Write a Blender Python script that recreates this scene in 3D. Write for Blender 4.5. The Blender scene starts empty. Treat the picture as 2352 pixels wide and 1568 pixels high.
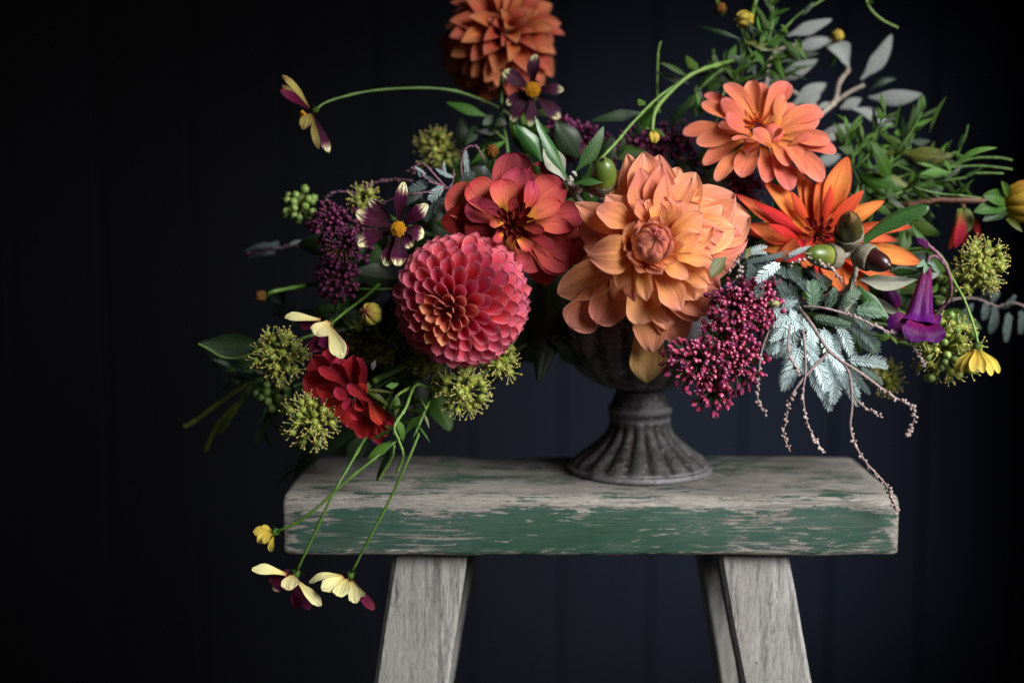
import bpy, math, random
from mathutils import Vector as V, Matrix, noise
pi = math.pi
sc = bpy.context.scene
C = sc.collection

# ------------------------------------------------------------------ camera, world, lamps, exposure
PITCH = math.radians(6.6)
CAM = V((0, -1.25, .265))
cd = bpy.data.cameras.new('camera'); cam = bpy.data.objects.new('camera', cd); C.objects.link(cam)
cd.lens = 50; cd.sensor_width = 36; cd.clip_start = .05; cd.clip_end = 20
cam.location = CAM; cam.rotation_euler = (pi / 2 - PITCH, 0, 0)
cd.dof.use_dof = True; cd.dof.focus_distance = 1.155; cd.dof.aperture_fstop = 1.8; cd.dof.aperture_blades = 7
sc.camera = cam

w = bpy.data.worlds.new('World'); sc.world = w; w.use_nodes = True
bg = w.node_tree.nodes['Background']; bg.inputs[0].default_value = (.74, .84, 1, 1); bg.inputs[1].default_value = .022

def area(name, loc, target, size, size_y, energy, col, spread=180):
    l = bpy.data.lights.new(name, 'AREA'); o = bpy.data.objects.new(name, l); C.objects.link(o)
    l.shape = 'RECTANGLE'; l.size = size; l.size_y = size_y; l.energy = energy; l.color = col
    l.spread = math.radians(spread)
    o.location = loc; o.rotation_euler = (V(target) - V(loc)).to_track_quat('-Z', 'Y').to_euler()
    return o
area('window_light', (.98, -.84, .70), (.19, -.07, .03), .85, .95, 7.7, (1, .985, .955), 55)
area('wall_glow_light', (1.20, .10, .10), (.24, .9, -.06), .30, .9, 3.6, (.52, .66, 1), 31)  # added lamp out of view, only to give the wall its blue glow
sc.view_settings.view_transform = 'Standard'; sc.view_settings.look = 'None'
sc.view_settings.exposure = 0; sc.view_settings.gamma = 1
sc.cycles.max_bounces = 8; sc.cycles.transparent_max_bounces = 4
sc.cycles.use_denoising = True

# ------------------------------------------------------------------ picture measurements -> points in the place
FX = 50 / 36 * 2352
def Wd(dx, dy, y):
    u = (dx - 1176) / FX; h = (784 - dy) / FX
    d = V((u, math.cos(PITCH) + h * math.sin(PITCH), -math.sin(PITCH) + h * math.cos(PITCH)))
    return CAM + d * ((y - CAM.y) / d.y)
def K(c, x, y):
    s = c[2] / 2352
    return ((c[0] + x * s) * .9408, (c[1] + y * s) * .9408)
def Wc(c, x, y, dep): return Wd(*K(c, x, y), dep)
def pxm(c, n, dep): return n * c[2] / 2352 * .9408 * (dep + 1.25) / FX
FULL = (0, 0, 2352)
CA = (1000, 350, 750); CB = (1600, 0, 750); CC = (1700, 350, 750); CD = (400, 400, 750)
CE = (400, 0, 750); CF = (1000, 0, 750); CG = (400, 700, 750); CH = (1300, 700, 750)
CI = (1750, 550, 750); CJ = (550, 1050, 750); CK = (680, 820, 400); CL = (1030, 0, 400); CM = (2200, 380, 300)
MOUTH = V((.1155, .02, .135))

# ------------------------------------------------------------------ objects
ORG = {}
class T:
    def __init__(s, name, label, cat, loc, group=None):
        e = bpy.data.objects.new(name, None); C.objects.link(e); e.location = loc; e.empty_display_size = .01
        if label: e['label'] = label
        if cat: e['category'] = cat
        if group: e['group'] = group
        s.e = e; ORG[e.name] = V(loc)
    def put(s, name, me, org, rot=None, scale=1, parent=None):
        o = bpy.data.objects.new(name, me); C.objects.link(o)
        p = parent or s.e; o.parent = p; ORG[o.name] = V(org)
        o.location = V(org) - ORG[p.name]
        if rot is not None: o.rotation_euler = rot
        if scale != 1: o.scale = (scale,) * 3
        return o
    def mesh(s, name, g, mats, org=None, parent=None, smooth=True):
        org = V(org) if org is not None else sum(g.v, V()) / len(g.v)
        me = g.build(name, mats, org, smooth)
        return s.put(name, me, org, parent=parent)

class G:
    def __init__(s): s.v = []; s.f = []; s.uv = []; s.mi = []
    def add(s, v, f, uv=None, mi=0):
        n = len(s.v); s.v += v; s.f += [tuple(i + n for i in q) for q in f]
        s.uv += uv if uv else [(.5, .5)] * len(v); s.mi += [mi] * len(f); return s
    def build(s, name, mats, org=V((0, 0, 0)), smooth=True):
        me = bpy.data.meshes.new(name)
        me.from_pydata([tuple(a - org) for a in s.v], [], s.f)
        for m in (mats if isinstance(mats, (list, tuple)) else [mats]): me.materials.append(m)
        ul = me.uv_layers.new(name='UVMap'); flat = []
        for q in s.f:
            for i in q: flat += s.uv[i]
        ul.data.foreach_set('uv', flat)
        me.polygons.foreach_set('material_index', s.mi)
        me.polygons.foreach_set('use_smooth', [smooth] * len(s.f))
        me.update(); return me
    def tube(s, pts, r0, r1=None, seg=7, mi=0, cap=True):
        r1 = r0 if r1 is None else r1; n = len(pts); v = []; uv = []; f = []
        ref = V((.31, .77, .55))
        for i, p in enumerate(pts):
            t = (pts[min(i + 1, n - 1)] - pts[max(i - 1, 0)]).normalized()
            a = (ref - t * ref.dot(t)).normalized(); b = t.cross(a); ref = a
            r = (r0 + (r1 - r0) * i / (n - 1)) * (1 + .13 * math.sin(i * 1.9 + n) + (.35 if n > 18 and i % 11 == 7 else 0))
            for k in range(seg):
                an = 2 * pi * k / seg
                v.append(p + (a * math.cos(an) + b * math.sin(an)) * r); uv.append((k / seg, i / (n - 1)))
        for i in range(n - 1):
            for k in range(seg):
                k2 = (k + 1) % seg
                f.append((i * seg + k, i * seg + k2, (i + 1) * seg + k2, (i + 1) * seg + k))
        if cap: f.append(tuple(range(seg))[::-1]); f.append(tuple((n - 1) * seg + k for k in range(seg)))
        return s.add(v, f, uv, mi)
    def lathe(s, c, ax, prof, seg=10, mi=0, flute=None):
        """prof: (height along ax, radius)"""
        ax = ax.normalized(); a = ax.orthogonal().normalized(); b = ax.cross(a); v = []; uv = []; f = []; n = len(prof)
        for i, (h, r) in enumerate(prof):
            for k in range(seg):
                an = 2 * pi * k / seg; rr = r * (flute(an, i / (n - 1)) if flute else 1)
                v.append(c + ax * h + (a * math.cos(an) + b * math.sin(an)) * rr); uv.append((k / seg, i / (n - 1)))
        for i in range(n - 1):
            for k in range(seg):
                k2 = (k + 1) % seg
                f.append((i * seg + k, i * seg + k2, (i + 1) * seg + k2, (i + 1) * seg + k))
        f.append(tuple(range(seg))[::-1]); f.append(tuple((n - 1) * seg + k for k in range(seg)))
        return s.add(v, f, uv, mi)
    def ball(s, c, r, ax=V((0, 0, 1)), el=1, seg=8, rings=5, mi=0):
        prof = [(-r * el * math.cos(pi * i / rings), max(r * math.sin(pi * i / rings), r * .03)) for i in range(rings + 1)]
        return s.lathe(c, ax, prof, seg, mi)

def spline(p, n=24):
    p = [V(a) for a in p]
    if len(p) == 2: return [p[0].lerp(p[1], i / n) for i in range(n + 1)]
    q = [p[0] * 2 - p[1]] + p + [p[-1] * 2 - p[-2]]; out = []; m = len(p) - 1
    for i in range(n + 1):
        t = i / n * m; k = min(int(t), m - 1); t -= k; a, b, c, d = q[k:k + 4]
        out.append(.5 * (2 * b + (c - a) * t + (2 * a - 5 * b + 4 * c - d) * t * t + (3 * b - a - 3 * c + d) * t ** 3))
    return out

def petal(b, t, wd, up, arch=.06, A=.7, base=.32, vm=.62, e=2.0, twist=0, curl=0, bend=0, ripple=.02, teeth=0, nu=10, nv=12, r=random, open_tip=0, mucro=0, lip=0, flare=.5, crease=.0):
    """a petal from base point b to tip t, widest at vm, its inner face towards `up`; A = half angle of its trough"""
    al = t - b; L = al.length; al = al / L
    up = (up - al * up.dot(al))
    up = up.normalized() if up.length > 1e-5 else al.orthogonal().normalized()
    if twist: up = Matrix.Rotation(twist, 3, al) @ up
    side = al.cross(up); v = []; uv = []; f = []
    ph = [r.uniform(0, 6.28) for _ in range(4)]
    for i in range(nv + 1):
        s = 1 - (1 - i / nv) ** 1.5; s0 = s
        if s < vm: q = s / vm; fw = base + (1 - base) * (q * q * (3 - 2 * q))
        else: fw = max(0, 1 - ((s - vm) / (1 - vm)) ** e) ** (.5 if e >= 1.8 else .75)
        if open_tip: fw = max(fw, open_tip)
        if mucro and s > .93: fw = max(fw, .05)
        hw = wd / 2 * fw * (1 + 1.2 * ripple * math.sin(s * 13 + ph[0])); Av = A * (1.25 - flare * s); Av = max(.02, abs(Av)) * (1 if A >= 0 else -1)
        Rr = hw / math.sin(min(abs(Av), pi / 2))
        c0 = b + al * (L * s) + up * (L * (arch * math.sin(pi * s) + curl * s ** 3 - curl * s)) + side * (L * bend * math.sin(pi * s))
        for j in range(nu + 1):
            u = j / nu * 2 - 1; an = u * abs(Av)
            x = Rr * math.sin(an); z = Rr * (1 - math.cos(an)) * (1 if Av > 0 else -1)
            rp = ripple * wd * (math.sin(3 * u * 2 + ph[0]) * .5 + math.sin(s * 7 + ph[1] + u * 2) * abs(u) * .9 + math.sin(s * 15 + ph[2] - u * 3) * u * u * .5)
            rp -= crease * wd * math.exp(-(u * 3.5) ** 2) * math.sin(pi * min(1, s * 1.02)); rp += .011 * wd * math.cos(u * 9.5 + ph[1] * .2) * min(1, 2.2 * (1 - s))
            k = 0
            if teeth and s > .6: k = -teeth * L * (1 - abs(math.cos(1.5 * pi * u + .15 * math.sin(ph[3])))) * ((s - .6) / .4) ** 2
            if lip: k -= L * lip * u * u * s ** 1.5
            v.append(c0 + side * x + up * (z + rp * s) + al * k); uv.append((j / nu, s0))
    W_ = nu + 1
    for i in range(nv):
        for j in range(nu): f.append((i * W_ + j, i * W_ + j + 1, (i + 1) * W_ + j + 1, (i + 1) * W_ + j))
    return v, f, uv

def wrap(c, ax, rad, az, half, th0, th1, bulge=1., nu=6, nv=10, el=1., e=1.6, base=.5, out=0):
    """a petal lying on a ball, from polar angle th0 (bottom) to th1 (near the pole ax)"""
    ax = ax.normalized(); a = ax.orthogonal().normalized(); b2 = ax.cross(a); v = []; uv = []; f = []
    for i in range(nv + 1):
        s = 1 - (1 - i / nv) ** 1.3; th = th0 + (th1 - th0) * s
        fw = base + (1 - base) * min(1, s / .5) if s < .5 else max(0, 1 - ((s - .5) / .5) ** (e + .6)) ** .7
        for j in range(nu + 1):
            u = j / nu * 2 - 1; an = az + u * half * fw
            rr = rad * (bulge + out * s * s - .13 * u * u)
            v.append(c + ax * (math.cos(th) * rr * el) + (a * math.cos(an) + b2 * math.sin(an)) * math.sin(th) * rr); uv.append((j / nu, s))
    W_ = nu + 1
    for i in range(nv):
        for j in range(nu): f.append((i * W_ + j, i * W_ + j + 1, (i + 1) * W_ + j + 1, (i + 1) * W_ + j))
    return v, f, uv

# ------------------------------------------------------------------ materials
class NT:
    def __init__(s, name):
        s.m = bpy.data.materials.new(name); s.m.use_nodes = True; s.t = s.m.node_tree; s.t.nodes.clear()
        s.out = s.t.nodes.new('ShaderNodeOutputMaterial')
    def n(s, ty, ins={}, **at):
        nd = s.t.nodes.new('ShaderNode' + ty)
        for k, x in at.items(): setattr(nd, k, x)
        for k, x in ins.items(): s.set(nd.inputs[k], x)
        return nd
    def set(s, sock, x):
        if isinstance(x, bpy.types.NodeSocket): s.t.links.new(x, sock)
        elif isinstance(x, bpy.types.Node): s.t.links.new(x.outputs[0], sock)
        else:
            if isinstance(x, tuple) and len(x) == 3 and sock.type == 'RGBA': x = x + (1,)
            sock.default_value = x
    def math(s, op, a, b=0., c=0., clamp=False):
        return s.n('Math', {0: a, 1: b, 2: c}, operation=op, use_clamp=clamp).outputs[0]
    def ramp(s, fac, stops, interp='LINEAR'):
        nd = s.n('ValToRGB', {0: fac}); cr = nd.color_ramp; cr.interpolation = interp
        while len(cr.elements) < len(stops): cr.elements.new(.5)
        for e, (p, c) in zip(cr.elements, stops):
            e.position = p; e.color = (*c, 1) if isinstance(c, tuple) else (c, c, c, 1)
        return nd.outputs[0]
    def mix(s, fac, a, b, mode='MIX'):
        nd = s.n('Mix', data_type='RGBA', blend_type=mode)
        s.set(nd.inputs[0], fac); s.set(nd.inputs[6], a); s.set(nd.inputs[7], b); return nd.outputs[2]
    def noise(s, vec, scale, detail=3., rough=.5, dist=0.):
        return s.n('TexNoise', {'Vector': vec, 'Scale': scale, 'Detail': detail, 'Roughness': rough, 'Distortion': dist}).outputs[0]
    def mapped(s, vec, scale=(1, 1, 1), loc=(0, 0, 0)):
        return s.n('Mapping', {'Vector': vec, 'Scale': scale, 'Location': loc}).outputs[0]
    def bump(s, h, strength=.3, dist=.001): return s.n('Bump', {'Height': h, 'Strength': strength, 'Distance': dist}).outputs[0]
    def surf(s, sh): s.t.links.new(sh.outputs[0], s.out.inputs[0]); return s.m

def petal_mat(name, stops, edge=None, edge_amt=.4, back=None, vein=.35, trans=.28, rough=.58, jit=.12, sheen=.0, hue=.012, fine=14., val=.12, ep=7.):
    N = NT(name)
    uv = N.n('UVMap').outputs[0]; sp = N.n('SeparateXYZ', {0: uv}); rnd = N.n('ObjectInfo').outputs['Random']
    off = N.n('CombineXYZ', {0: N.math('MULTIPLY', rnd, 37.), 1: N.math('MULTIPLY', rnd, 11.)})
    vec = N.n('VectorMath', {0: N.mapped(uv, (fine, 1.3, 1)), 1: off}, operation='ADD').outputs[0]
    ns = N.noise(vec, 1., 4., .6)
    vec2 = N.n('VectorMath', {0: N.mapped(uv, (fine * 2.6, 2., 1)), 1: off}, operation='ADD').outputs[0]
    n2 = N.noise(vec2, 1., 3., .6)
    vv = N.math('MULTIPLY_ADD', N.math('SUBTRACT', ns, .5), jit * 2, sp.outputs[1])
    col = N.ramp(vv, stops)
    if edge:
        ee = N.math('POWER', N.math('ABSOLUTE', N.math('MULTIPLY_ADD', sp.outputs[0], 2., -1.)), ep)
        tip = N.math('POWER', sp.outputs[1], 9.)
        ef = N.math('MULTIPLY', N.math('MAXIMUM', N.math('MULTIPLY', ee, sp.outputs[1]), tip), edge_amt)
        col = N.mix(ef, col, edge)
    if back:
        bc = N.ramp(vv, back) if isinstance(back, list) else back
        col = N.mix(N.n('NewGeometry').outputs['Backfacing'], col, bc)
    mp = N.noise(N.n('VectorMath', {0: N.mapped(uv, (3, 3, 1)), 1: off}, operation='ADD').outputs[0], 1., 3.)
    k = N.math('ADD', N.math('MULTIPLY_ADD', N.math('SUBTRACT', ns, .5), vein * 2.3, 1.), N.math('MULTIPLY', N.math('SUBTRACT', mp, .5), vein * .9))
    k = N.math('MULTIPLY', k, N.math('MULTIPLY_ADD', rnd, val * 2, 1 - val))
    k = N.math('MULTIPLY', k, N.math('MULTIPLY_ADD', N.math('SUBTRACT', n2, .5), vein * 1.3, 1.))
    bl = N.ramp(N.noise(N.n('VectorMath', {0: N.mapped(uv, (4, 7, 1), (3, 9, 0)), 1: off}, operation='ADD').outputs[0], 1., 3., .6), [(.67, 0.), (.76, .45)])
    col = N.mix(bl, col, (.30, .13, .06))
    hs = N.n('HueSaturation', {'Hue': N.math('MULTIPLY_ADD', rnd, hue * 2, .5 - hue), 'Value': k, 'Color': col}).outputs[0]
    nb = N.bump(N.math('ADD', ns, N.math('MULTIPLY', n2, .7)), .75, .0014)
    p = N.n('BsdfPrincipled', {'Base Color': hs, 'Roughness': rough, 'Specular IOR Level': .18, 'Sheen Weight': sheen, 'Sheen Roughness': .4, 'Normal': nb})
    t = N.n('BsdfTranslucent', {'Color': hs, 'Normal': nb})
    mx = N.n('MixShader', {0: trans}); N.set(mx.inputs[1], p); N.set(mx.inputs[2], t)
    return N.surf(mx)

def leaf_mat(name, col, back, rough=.4, spec=.4, mid=(.2, .3, .1), mid_amt=.7, trans=.2, val=.3, sheen=0., coat=0.):
    N = NT(name)
    uv = N.n('UVMap').outputs[0]; sp = N.n('SeparateXYZ', {0: uv}); rnd = N.n('ObjectInfo').outputs['Random']
    au = N.math('ABSOLUTE', N.math('MULTIPLY_ADD', sp.outputs[0], 2., -1.))
    off = N.n('CombineXYZ', {0: N.math('MULTIPLY', rnd, 31.), 1: N.math('MULTIPLY', rnd, 17.)})
    ns = N.noise(N.n('VectorMath', {0: N.mapped(uv, (5, 9, 1)), 1: off}, operation='ADD').outputs[0], 1., 4., .6)
    # side veins run forward from the midrib
    sv = N.math('SINE', N.math('MULTIPLY', N.math('SUBTRACT', sp.outputs[1], N.math('MULTIPLY', au, .18)), 75.))
    sv = N.math('POWER', N.math('MAXIMUM', sv, 0.), 6.)
    mr = N.math('POWER', N.math('SUBTRACT', 1., au), 12.)
    vn = N.math('MULTIPLY', N.math('MAXIMUM', mr, N.math('MULTIPLY', sv, .3)), mid_amt)
    k = N.math('MULTIPLY', N.math('MULTIPLY_ADD', N.math('SUBTRACT', ns, .5), .8, 1.), N.math('MULTIPLY_ADD', rnd, val * 2, 1 - val))
    c = N.mix(N.n('NewGeometry').outputs['Backfacing'], col, back)
    c = N.mix(vn, c, mid)
    hs = N.n('HueSaturation', {'Hue': N.math('MULTIPLY_ADD', rnd, .03, .485), 'Value': k, 'Color': c}).outputs[0]
    nb = N.bump(N.math('ADD', N.math('MULTIPLY', ns, .6), N.math('MULTIPLY', N.math('ADD', sv, mr), -.5)), .3, .0007)
    p = N.n('BsdfPrincipled', {'Base Color': hs, 'Roughness': rough, 'Specular IOR Level': spec, 'Normal': nb, 'Sheen Weight': sheen, 'Coat Weight': coat, 'Coat Roughness': .25})
    t = N.n('BsdfTranslucent', {'Color': hs})
    mx = N.n('MixShader', {0: trans}); N.set(mx.inputs[1], p); N.set(mx.inputs[2], t)
    return N.surf(mx)

def plain(name, a, b, scale=60., rough=.5, spec=.4, bump=.3, coord='Object', metal=0., val=.15, stretch=(1, 1, 1), sss=0.):
    N = NT(name); tc = N.n('TexCoord').outputs[coord]; rnd = N.n('ObjectInfo').outputs['Random']
    ns = N.noise(N.mapped(tc, stretch), scale, 4., .6)
    c = N.mix(N.ramp(ns, [(.35, 0.), (.65, 1.)]), a, b)
    c = N.n('HueSaturation', {'Value': N.math('MULTIPLY_ADD', rnd, val * 2, 1 - val), 'Color': c}).outputs[0]
    ins = {'Base Color': c, 'Roughness': rough, 'Specular IOR Level': spec, 'Metallic': metal}
    if bump: ins['Normal'] = N.bump(ns, bump, .001)
    if sss: ins['Subsurface Weight'] = sss; ins['Subsurface Radius'] = (.004, .002, .001); ins['Subsurface Scale'] = 1.
    return N.surf(N.n('BsdfPrincipled', ins))

def ramp_mat(name, stops, rough=.45, spec=.4, trans=0., val=.2, jit=.1):
    N = NT(name); uv = N.n('UVMap').outputs[0]; sp = N.n('SeparateXYZ', {0: uv}); rnd = N.n('ObjectInfo').outputs['Random']
    ns = N.noise(N.mapped(uv, (12, 2, 1)), 1., 3.)
    c = N.ramp(N.math('MULTIPLY_ADD', N.math('SUBTRACT', ns, .5), jit * 2, sp.outputs[1]), stops)
    c = N.n('HueSaturation', {'Hue': N.math('MULTIPLY_ADD', rnd, .03, .485), 'Value': N.math('MULTIPLY_ADD', rnd, val * 2, 1 - val), 'Color': c}).outputs[0]
    return N.surf(N.n('BsdfPrincipled', {'Base Color': c, 'Roughness': rough, 'Specular IOR Level': spec}))

M = {}
M['peach'] = petal_mat('peach_petal', [(0, (.30, .04, .008)), (.20, (.68, .17, .035)), (.42, (.87, .38, .12)), (.75, (.87, .335, .165)), (1, (.86, .30, .20))], edge=(.90, .50, .36), edge_amt=.7, ep=9., back=(.78, .36, .24), vein=.40, trans=.42, hue=.016, val=.14)
M['peach_tip'] = petal_mat('peach_bud_petal', [(0, (.82, .42, .08)), (.45, (.80, .27, .11)), (1, (.56, .13, .12))], edge=(.74, .30, .22), edge_amt=.6, vein=.5)
M['peach_old'] = petal_mat('ageing_peach_petal', [(0, (.6, .25, .07)), (.6, (.80, .42, .17)), (1, (.80, .50, .22))], vein=.3)
M['pink'] = petal_mat('pink_petal', [(0, (.28, .008, .02)), (.5, (.66, .038, .08)), (.8, (.78, .085, .15)), (1, (.84, .13, .22))], edge=(.90, .40, .50), edge_amt=.9, ep=5., back=(.72, .12, .22), vein=.2, trans=.32, jit=.05, hue=.012, val=.12)  # dark petal base paints in the shade inside the cupped petals
M['pink_mid'] = petal_mat('pink_centre_petal', [(0, (.42, .03, .02)), (.5, (.72, .12, .09)), (1, (.82, .28, .18))], edge=(.90, .48, .28), edge_amt=.9, back=(.74, .22, .17), vein=.18, trans=.3, jit=.05)
M['red'] = petal_mat('coral_red_petal', [(0, (.85, .42, .025)), (.20, (.78, .30, .03)), (.45, (.68, .13, .075)), (1, (.52, .05, .085))], edge=(.48, .04, .075), edge_amt=.7, ep=4., back=(.42, .05, .06), vein=.5, trans=.25, jit=.16)
M['red_pale'] = petal_mat('pale_red_petal', [(0, (.8, .3, .03)), (.3, (.64, .13, .07)), (1, (.50, .065, .08))], edge=(.58, .06, .08), edge_amt=.5, back=(.6, .12, .1), vein=.4, jit=.15)
M['red_dark'] = petal_mat('dark_red_floret', [(0, (.30, .05, .01)), (.4, (.22, .012, .014)), (1, (.17, .008, .016))], vein=.5, trans=.15)
M['salmon'] = petal_mat('salmon_petal', [(0, (.80, .28, .03)), (.3, (.80, .24, .10)), (1, (.79, .165, .115))], edge=(.88, .42, .34), edge_amt=.6, back=(.84, .30, .24), vein=.28, trans=.3)
M['orange'] = petal_mat('flame_orange_petal', [(0, (.50, .035, .012)), (.3, (.70, .11, .022)), (.65, (.78, .235, .06)), (1, (.78, .18, .065))], edge=(.60, .05, .02), edge_amt=.85, ep=4., back=(.60, .045, .03), vein=.6, trans=.25, jit=.18)
M['orange_red'] = petal_mat('flame_red_petal', [(0, (.5, .02, .01)), (.5, (.62, .035, .025)), (1, (.66, .05, .03))], edge=(.72, .09, .05), edge_amt=.5, back=(.64, .05, .04), vein=.4)
M['top'] = petal_mat('burnt_orange_petal', [(0, (.24, .02, .008)), (.5, (.38, .060, .024)), (1, (.50, .15, .07))], edge=(.52, .21, .13), edge_amt=.5, back=(.58, .20, .11), vein=.25)
M['crimson'] = petal_mat('crimson_petal', [(0, (.09, .002, .003)), (.5, (.25, .005, .008)), (1, (.38, .010, .02))], edge=(.70, .07, .13), edge_amt=.6, back=(.56, .03, .06), vein=.4, trans=.18)
CRE = (.80, .72, .34)
M['cosmos'] = petal_mat('maroon_cosmos_petal', [(0, (.018, .001, .005)), (.45, (.035, .002, .015)), (.72, (.07, .003, .036)), (.83, (.42, .26, .2)), (.92, (.80, .77, .56)), (1, (.84, .80, .55))], back=[(0, (.45, .16, .06)), (.12, (.74, .62, .22)), (.5, CRE), (1, (.82, .76, .42))], vein=.3, trans=.18, jit=.22, fine=9.)
M['cosmos_dark'] = petal_mat('all_maroon_cosmos_petal', [(0, (.03, .001, .008)), (.7, (.12, .005, .04)), (1, (.2, .03, .07))], back=[(0, (.14, .01, .03)), (1, (.2, .02, .06))], vein=.3, trans=.18)
M['cosmos_pale'] = petal_mat('cream_cosmos_petal_underside', [(0, (.40, .10, .06)), (.14, (.74, .62, .22)), (.5, CRE), (1, (.84, .78, .42))], back=[(0, (.09, .004, .03)), (.75, (.16, .01, .05)), (1, CRE)], vein=.16, trans=.18, jit=.1, fine=7.)
M['cosmos_shaded'] = petal_mat('shaded_cosmos_petal', [(0, (.16, .03, .02)), (.25, (.34, .27, .06)), (.7, (.42, .35, .10)), (1, (.36, .22, .08))], back=[(0, (.05, .003, .015)), (.7, (.09, .01, .02)), (1, (.3, .2, .06))], vein=.3, trans=.15, jit=.2)  # cream petal darkened, the weak light there is put into its colour
M['brownbud'] = petal_mat('brown_bud_petal', [(0, (.05, .07, .015)), (.4, (.10, .045, .012)), (1, (.26, .10, .02))], vein=.5, trans=.05)
M['cosmos_deep'] = petal_mat('deep_maroon_cosmos_petal', [(0, (.015, .001, .004)), (.6, (.03, .002, .014)), (.82, (.05, .008, .03)), (.93, (.34, .32, .18)), (1, (.50, .48, .28))], back=[(0, (.3, .2, .06)), (1, (.5, .48, .26))], vein=.3, trans=.1, jit=.26, fine=7.)
M['wilt'] = petal_mat('wilted_yellow_petal', [(0, (.30, .22, .03)), (.3, (.66, .47, .06)), (1, (.76, .58, .12))], back=(.6, .42, .06), vein=.5, trans=.2)
M['penst'] = petal_mat('purple_bell', [(0, (.20, .012, .07)), (.3, (.12, .007, .085)), (.75, (.08, .006, .095)), (1, (.09, .008, .14))], back=(.075, .006, .10), vein=.3, trans=.15, rough=.35, jit=.08)
M['budpetal'] = petal_mat('bud_petal', [(0, (.24, .30, .03)), (.5, (.50, .48, .07)), (1, (.36, .20, .06))], edge=(.22, .02, .03), edge_amt=.95, ep=4., vein=.4, trans=.1, rough=.35)
M['redbud'] = petal_mat('red_sepal', [(0, (.10, .20, .03)), (.3, (.28, .08, .03)), (.5, (.36, .014, .014)), (1, (.30, .012, .016))], vein=.3, trans=.2)
M['creambud'] = petal_mat('cream_bud_petal', [(0, (.12, .30, .03)), (.35, (.62, .66, .30)), (.8, (.62, .60, .26)), (1, (.42, .34, .05))], vein=.25, trans=.1)
M['yellowred'] = petal_mat('yellow_and_rust_petal', [(0, (.50, .42, .04)), (.4, (.56, .34, .04)), (.6, (.42, .12, .05)), (1, (.36, .09, .05))], edge=(.62, .48, .07), edge_amt=.9, vein=.5)
M['disc'] = plain('golden_disc', (.55, .27, .012), (.34, .14, .008), 900, .6, .2, 0, val=.25)
M['stem'] = plain('green_stem', (.045, .105, .015), (.07, .14, .024), 120, .45, .35, .1, stretch=(1, 1, .2))
M['stem_b'] = plain('pale_green_stem', (.11, .21, .04), (.15, .25, .05), 120, .45, .35, .1)
M['stem_br'] = plain('brown_stem', (.10, .045, .03), (.16, .08, .05), 160, .6, .3, .2)
M['leaf'] = leaf_mat('narrow_leaf', (.030, .075, .008), (.055, .105, .022), .5, .25, (.07, .14, .025), .6)
M['leaf_lt'] = leaf_mat('bright_narrow_leaf', (.060, .130, .016), (.10, .18, .05), .5, .25, (.11, .20, .045), .6)
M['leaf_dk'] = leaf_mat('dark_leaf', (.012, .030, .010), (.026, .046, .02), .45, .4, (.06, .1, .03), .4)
M['leaf_ol'] = leaf_mat('olive_leaf', (.085, .10, .014), (.10, .13, .03), .45, .4, (.15, .17, .04))
M['oak'] = leaf_mat('glossy_oak_leaf', (.028, .085, .018), (.30, .31, .23), .36, .45, (.075, .14, .04), .5, .06, .2, coat=.3)
M['oak_back'] = leaf_mat('felted_oak_underside', (.36, .37, .29), (.028, .085, .018), .8, .2, (.46, .46, .36), .5, .06, .15, sheen=.3)
M['silver'] = leaf_mat('silver_leaf', (.22, .24, .23), (.25, .265, .245), .8, .15, (.33, .35, .32), .3, .12, .15, sheen=.4)
M['grey_br'] = plain('felted_twig', (.28, .24, .20), (.38, .33, .28), 200, .8, .2, .3)
def frond_mat(name, a, b, back):
    return leaf_mat(name, a, back, .65, .25, b, .4, .15, .15, sheen=.2)
M['frond'] = frond_mat('blue_grey_frond', (.36, .46, .46), (.38, .45, .44), (.48, .60, .60))
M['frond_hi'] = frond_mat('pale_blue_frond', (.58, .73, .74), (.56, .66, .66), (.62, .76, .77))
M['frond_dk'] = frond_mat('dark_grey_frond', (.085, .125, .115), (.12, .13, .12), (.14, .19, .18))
M['frond_gn'] = frond_mat('grey_green_frond', (.13, .22, .15), (.2, .25, .2), (.24, .34, .28))
M['twig'] = plain('mauve_twig', (.19, .13, .13), (.29, .22, .22), 250, .7, .25, .3)
M['twigbud'] = plain('mauve_twig_bead', (.27, .19, .185), (.42, .34, .31), 400, .65, .3, .2, val=.2)
M['twig_pu'] = plain('purple_twig', (.16, .06, .10), (.26, .14, .18), 250, .7, .25, .3)
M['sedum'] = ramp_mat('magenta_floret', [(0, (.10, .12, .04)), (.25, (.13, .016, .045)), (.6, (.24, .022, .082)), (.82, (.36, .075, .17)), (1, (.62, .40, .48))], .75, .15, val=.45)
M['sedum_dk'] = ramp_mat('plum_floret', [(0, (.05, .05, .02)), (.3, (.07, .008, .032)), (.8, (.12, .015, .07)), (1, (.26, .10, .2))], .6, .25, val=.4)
M['umb'] = plain('green_knob', (.15, .19, .022), (.25, .27, .045), 500, .45, .4, .1, val=.25)
M['umb_y'] = plain('yellow_anther', (.40, .31, .06), (.55, .44, .13), 600, .6, .3, 0)
M['umb_s'] = plain('pale_filament', (.40, .44, .16), (.5, .5, .22), 600, .5, .3, 0)
M['berry'] = plain('green_berry', (.13, .21, .04), (.20, .29, .08), 300, .35, .45, .05, val=.2)
M['catk'] = plain('fuzzy_green_spike', (.09, .12, .016), (.16, .19, .035), 700, .8, .2, .6)
M['acorn_g'] = ramp_mat('green_acorn', [(0, (.26, .29, .05)), (.45, (.085, .13, .018)), (.9, (.09, .13, .03)), (1, (.2, .12, .03))], .34, .45)
M['acorn_b'] = ramp_mat('brown_acorn', [(0, (.03, .008, .006)), (.7, (.035, .010, .008)), (1, (.06, .035, .02))], .28, .5)
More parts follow.
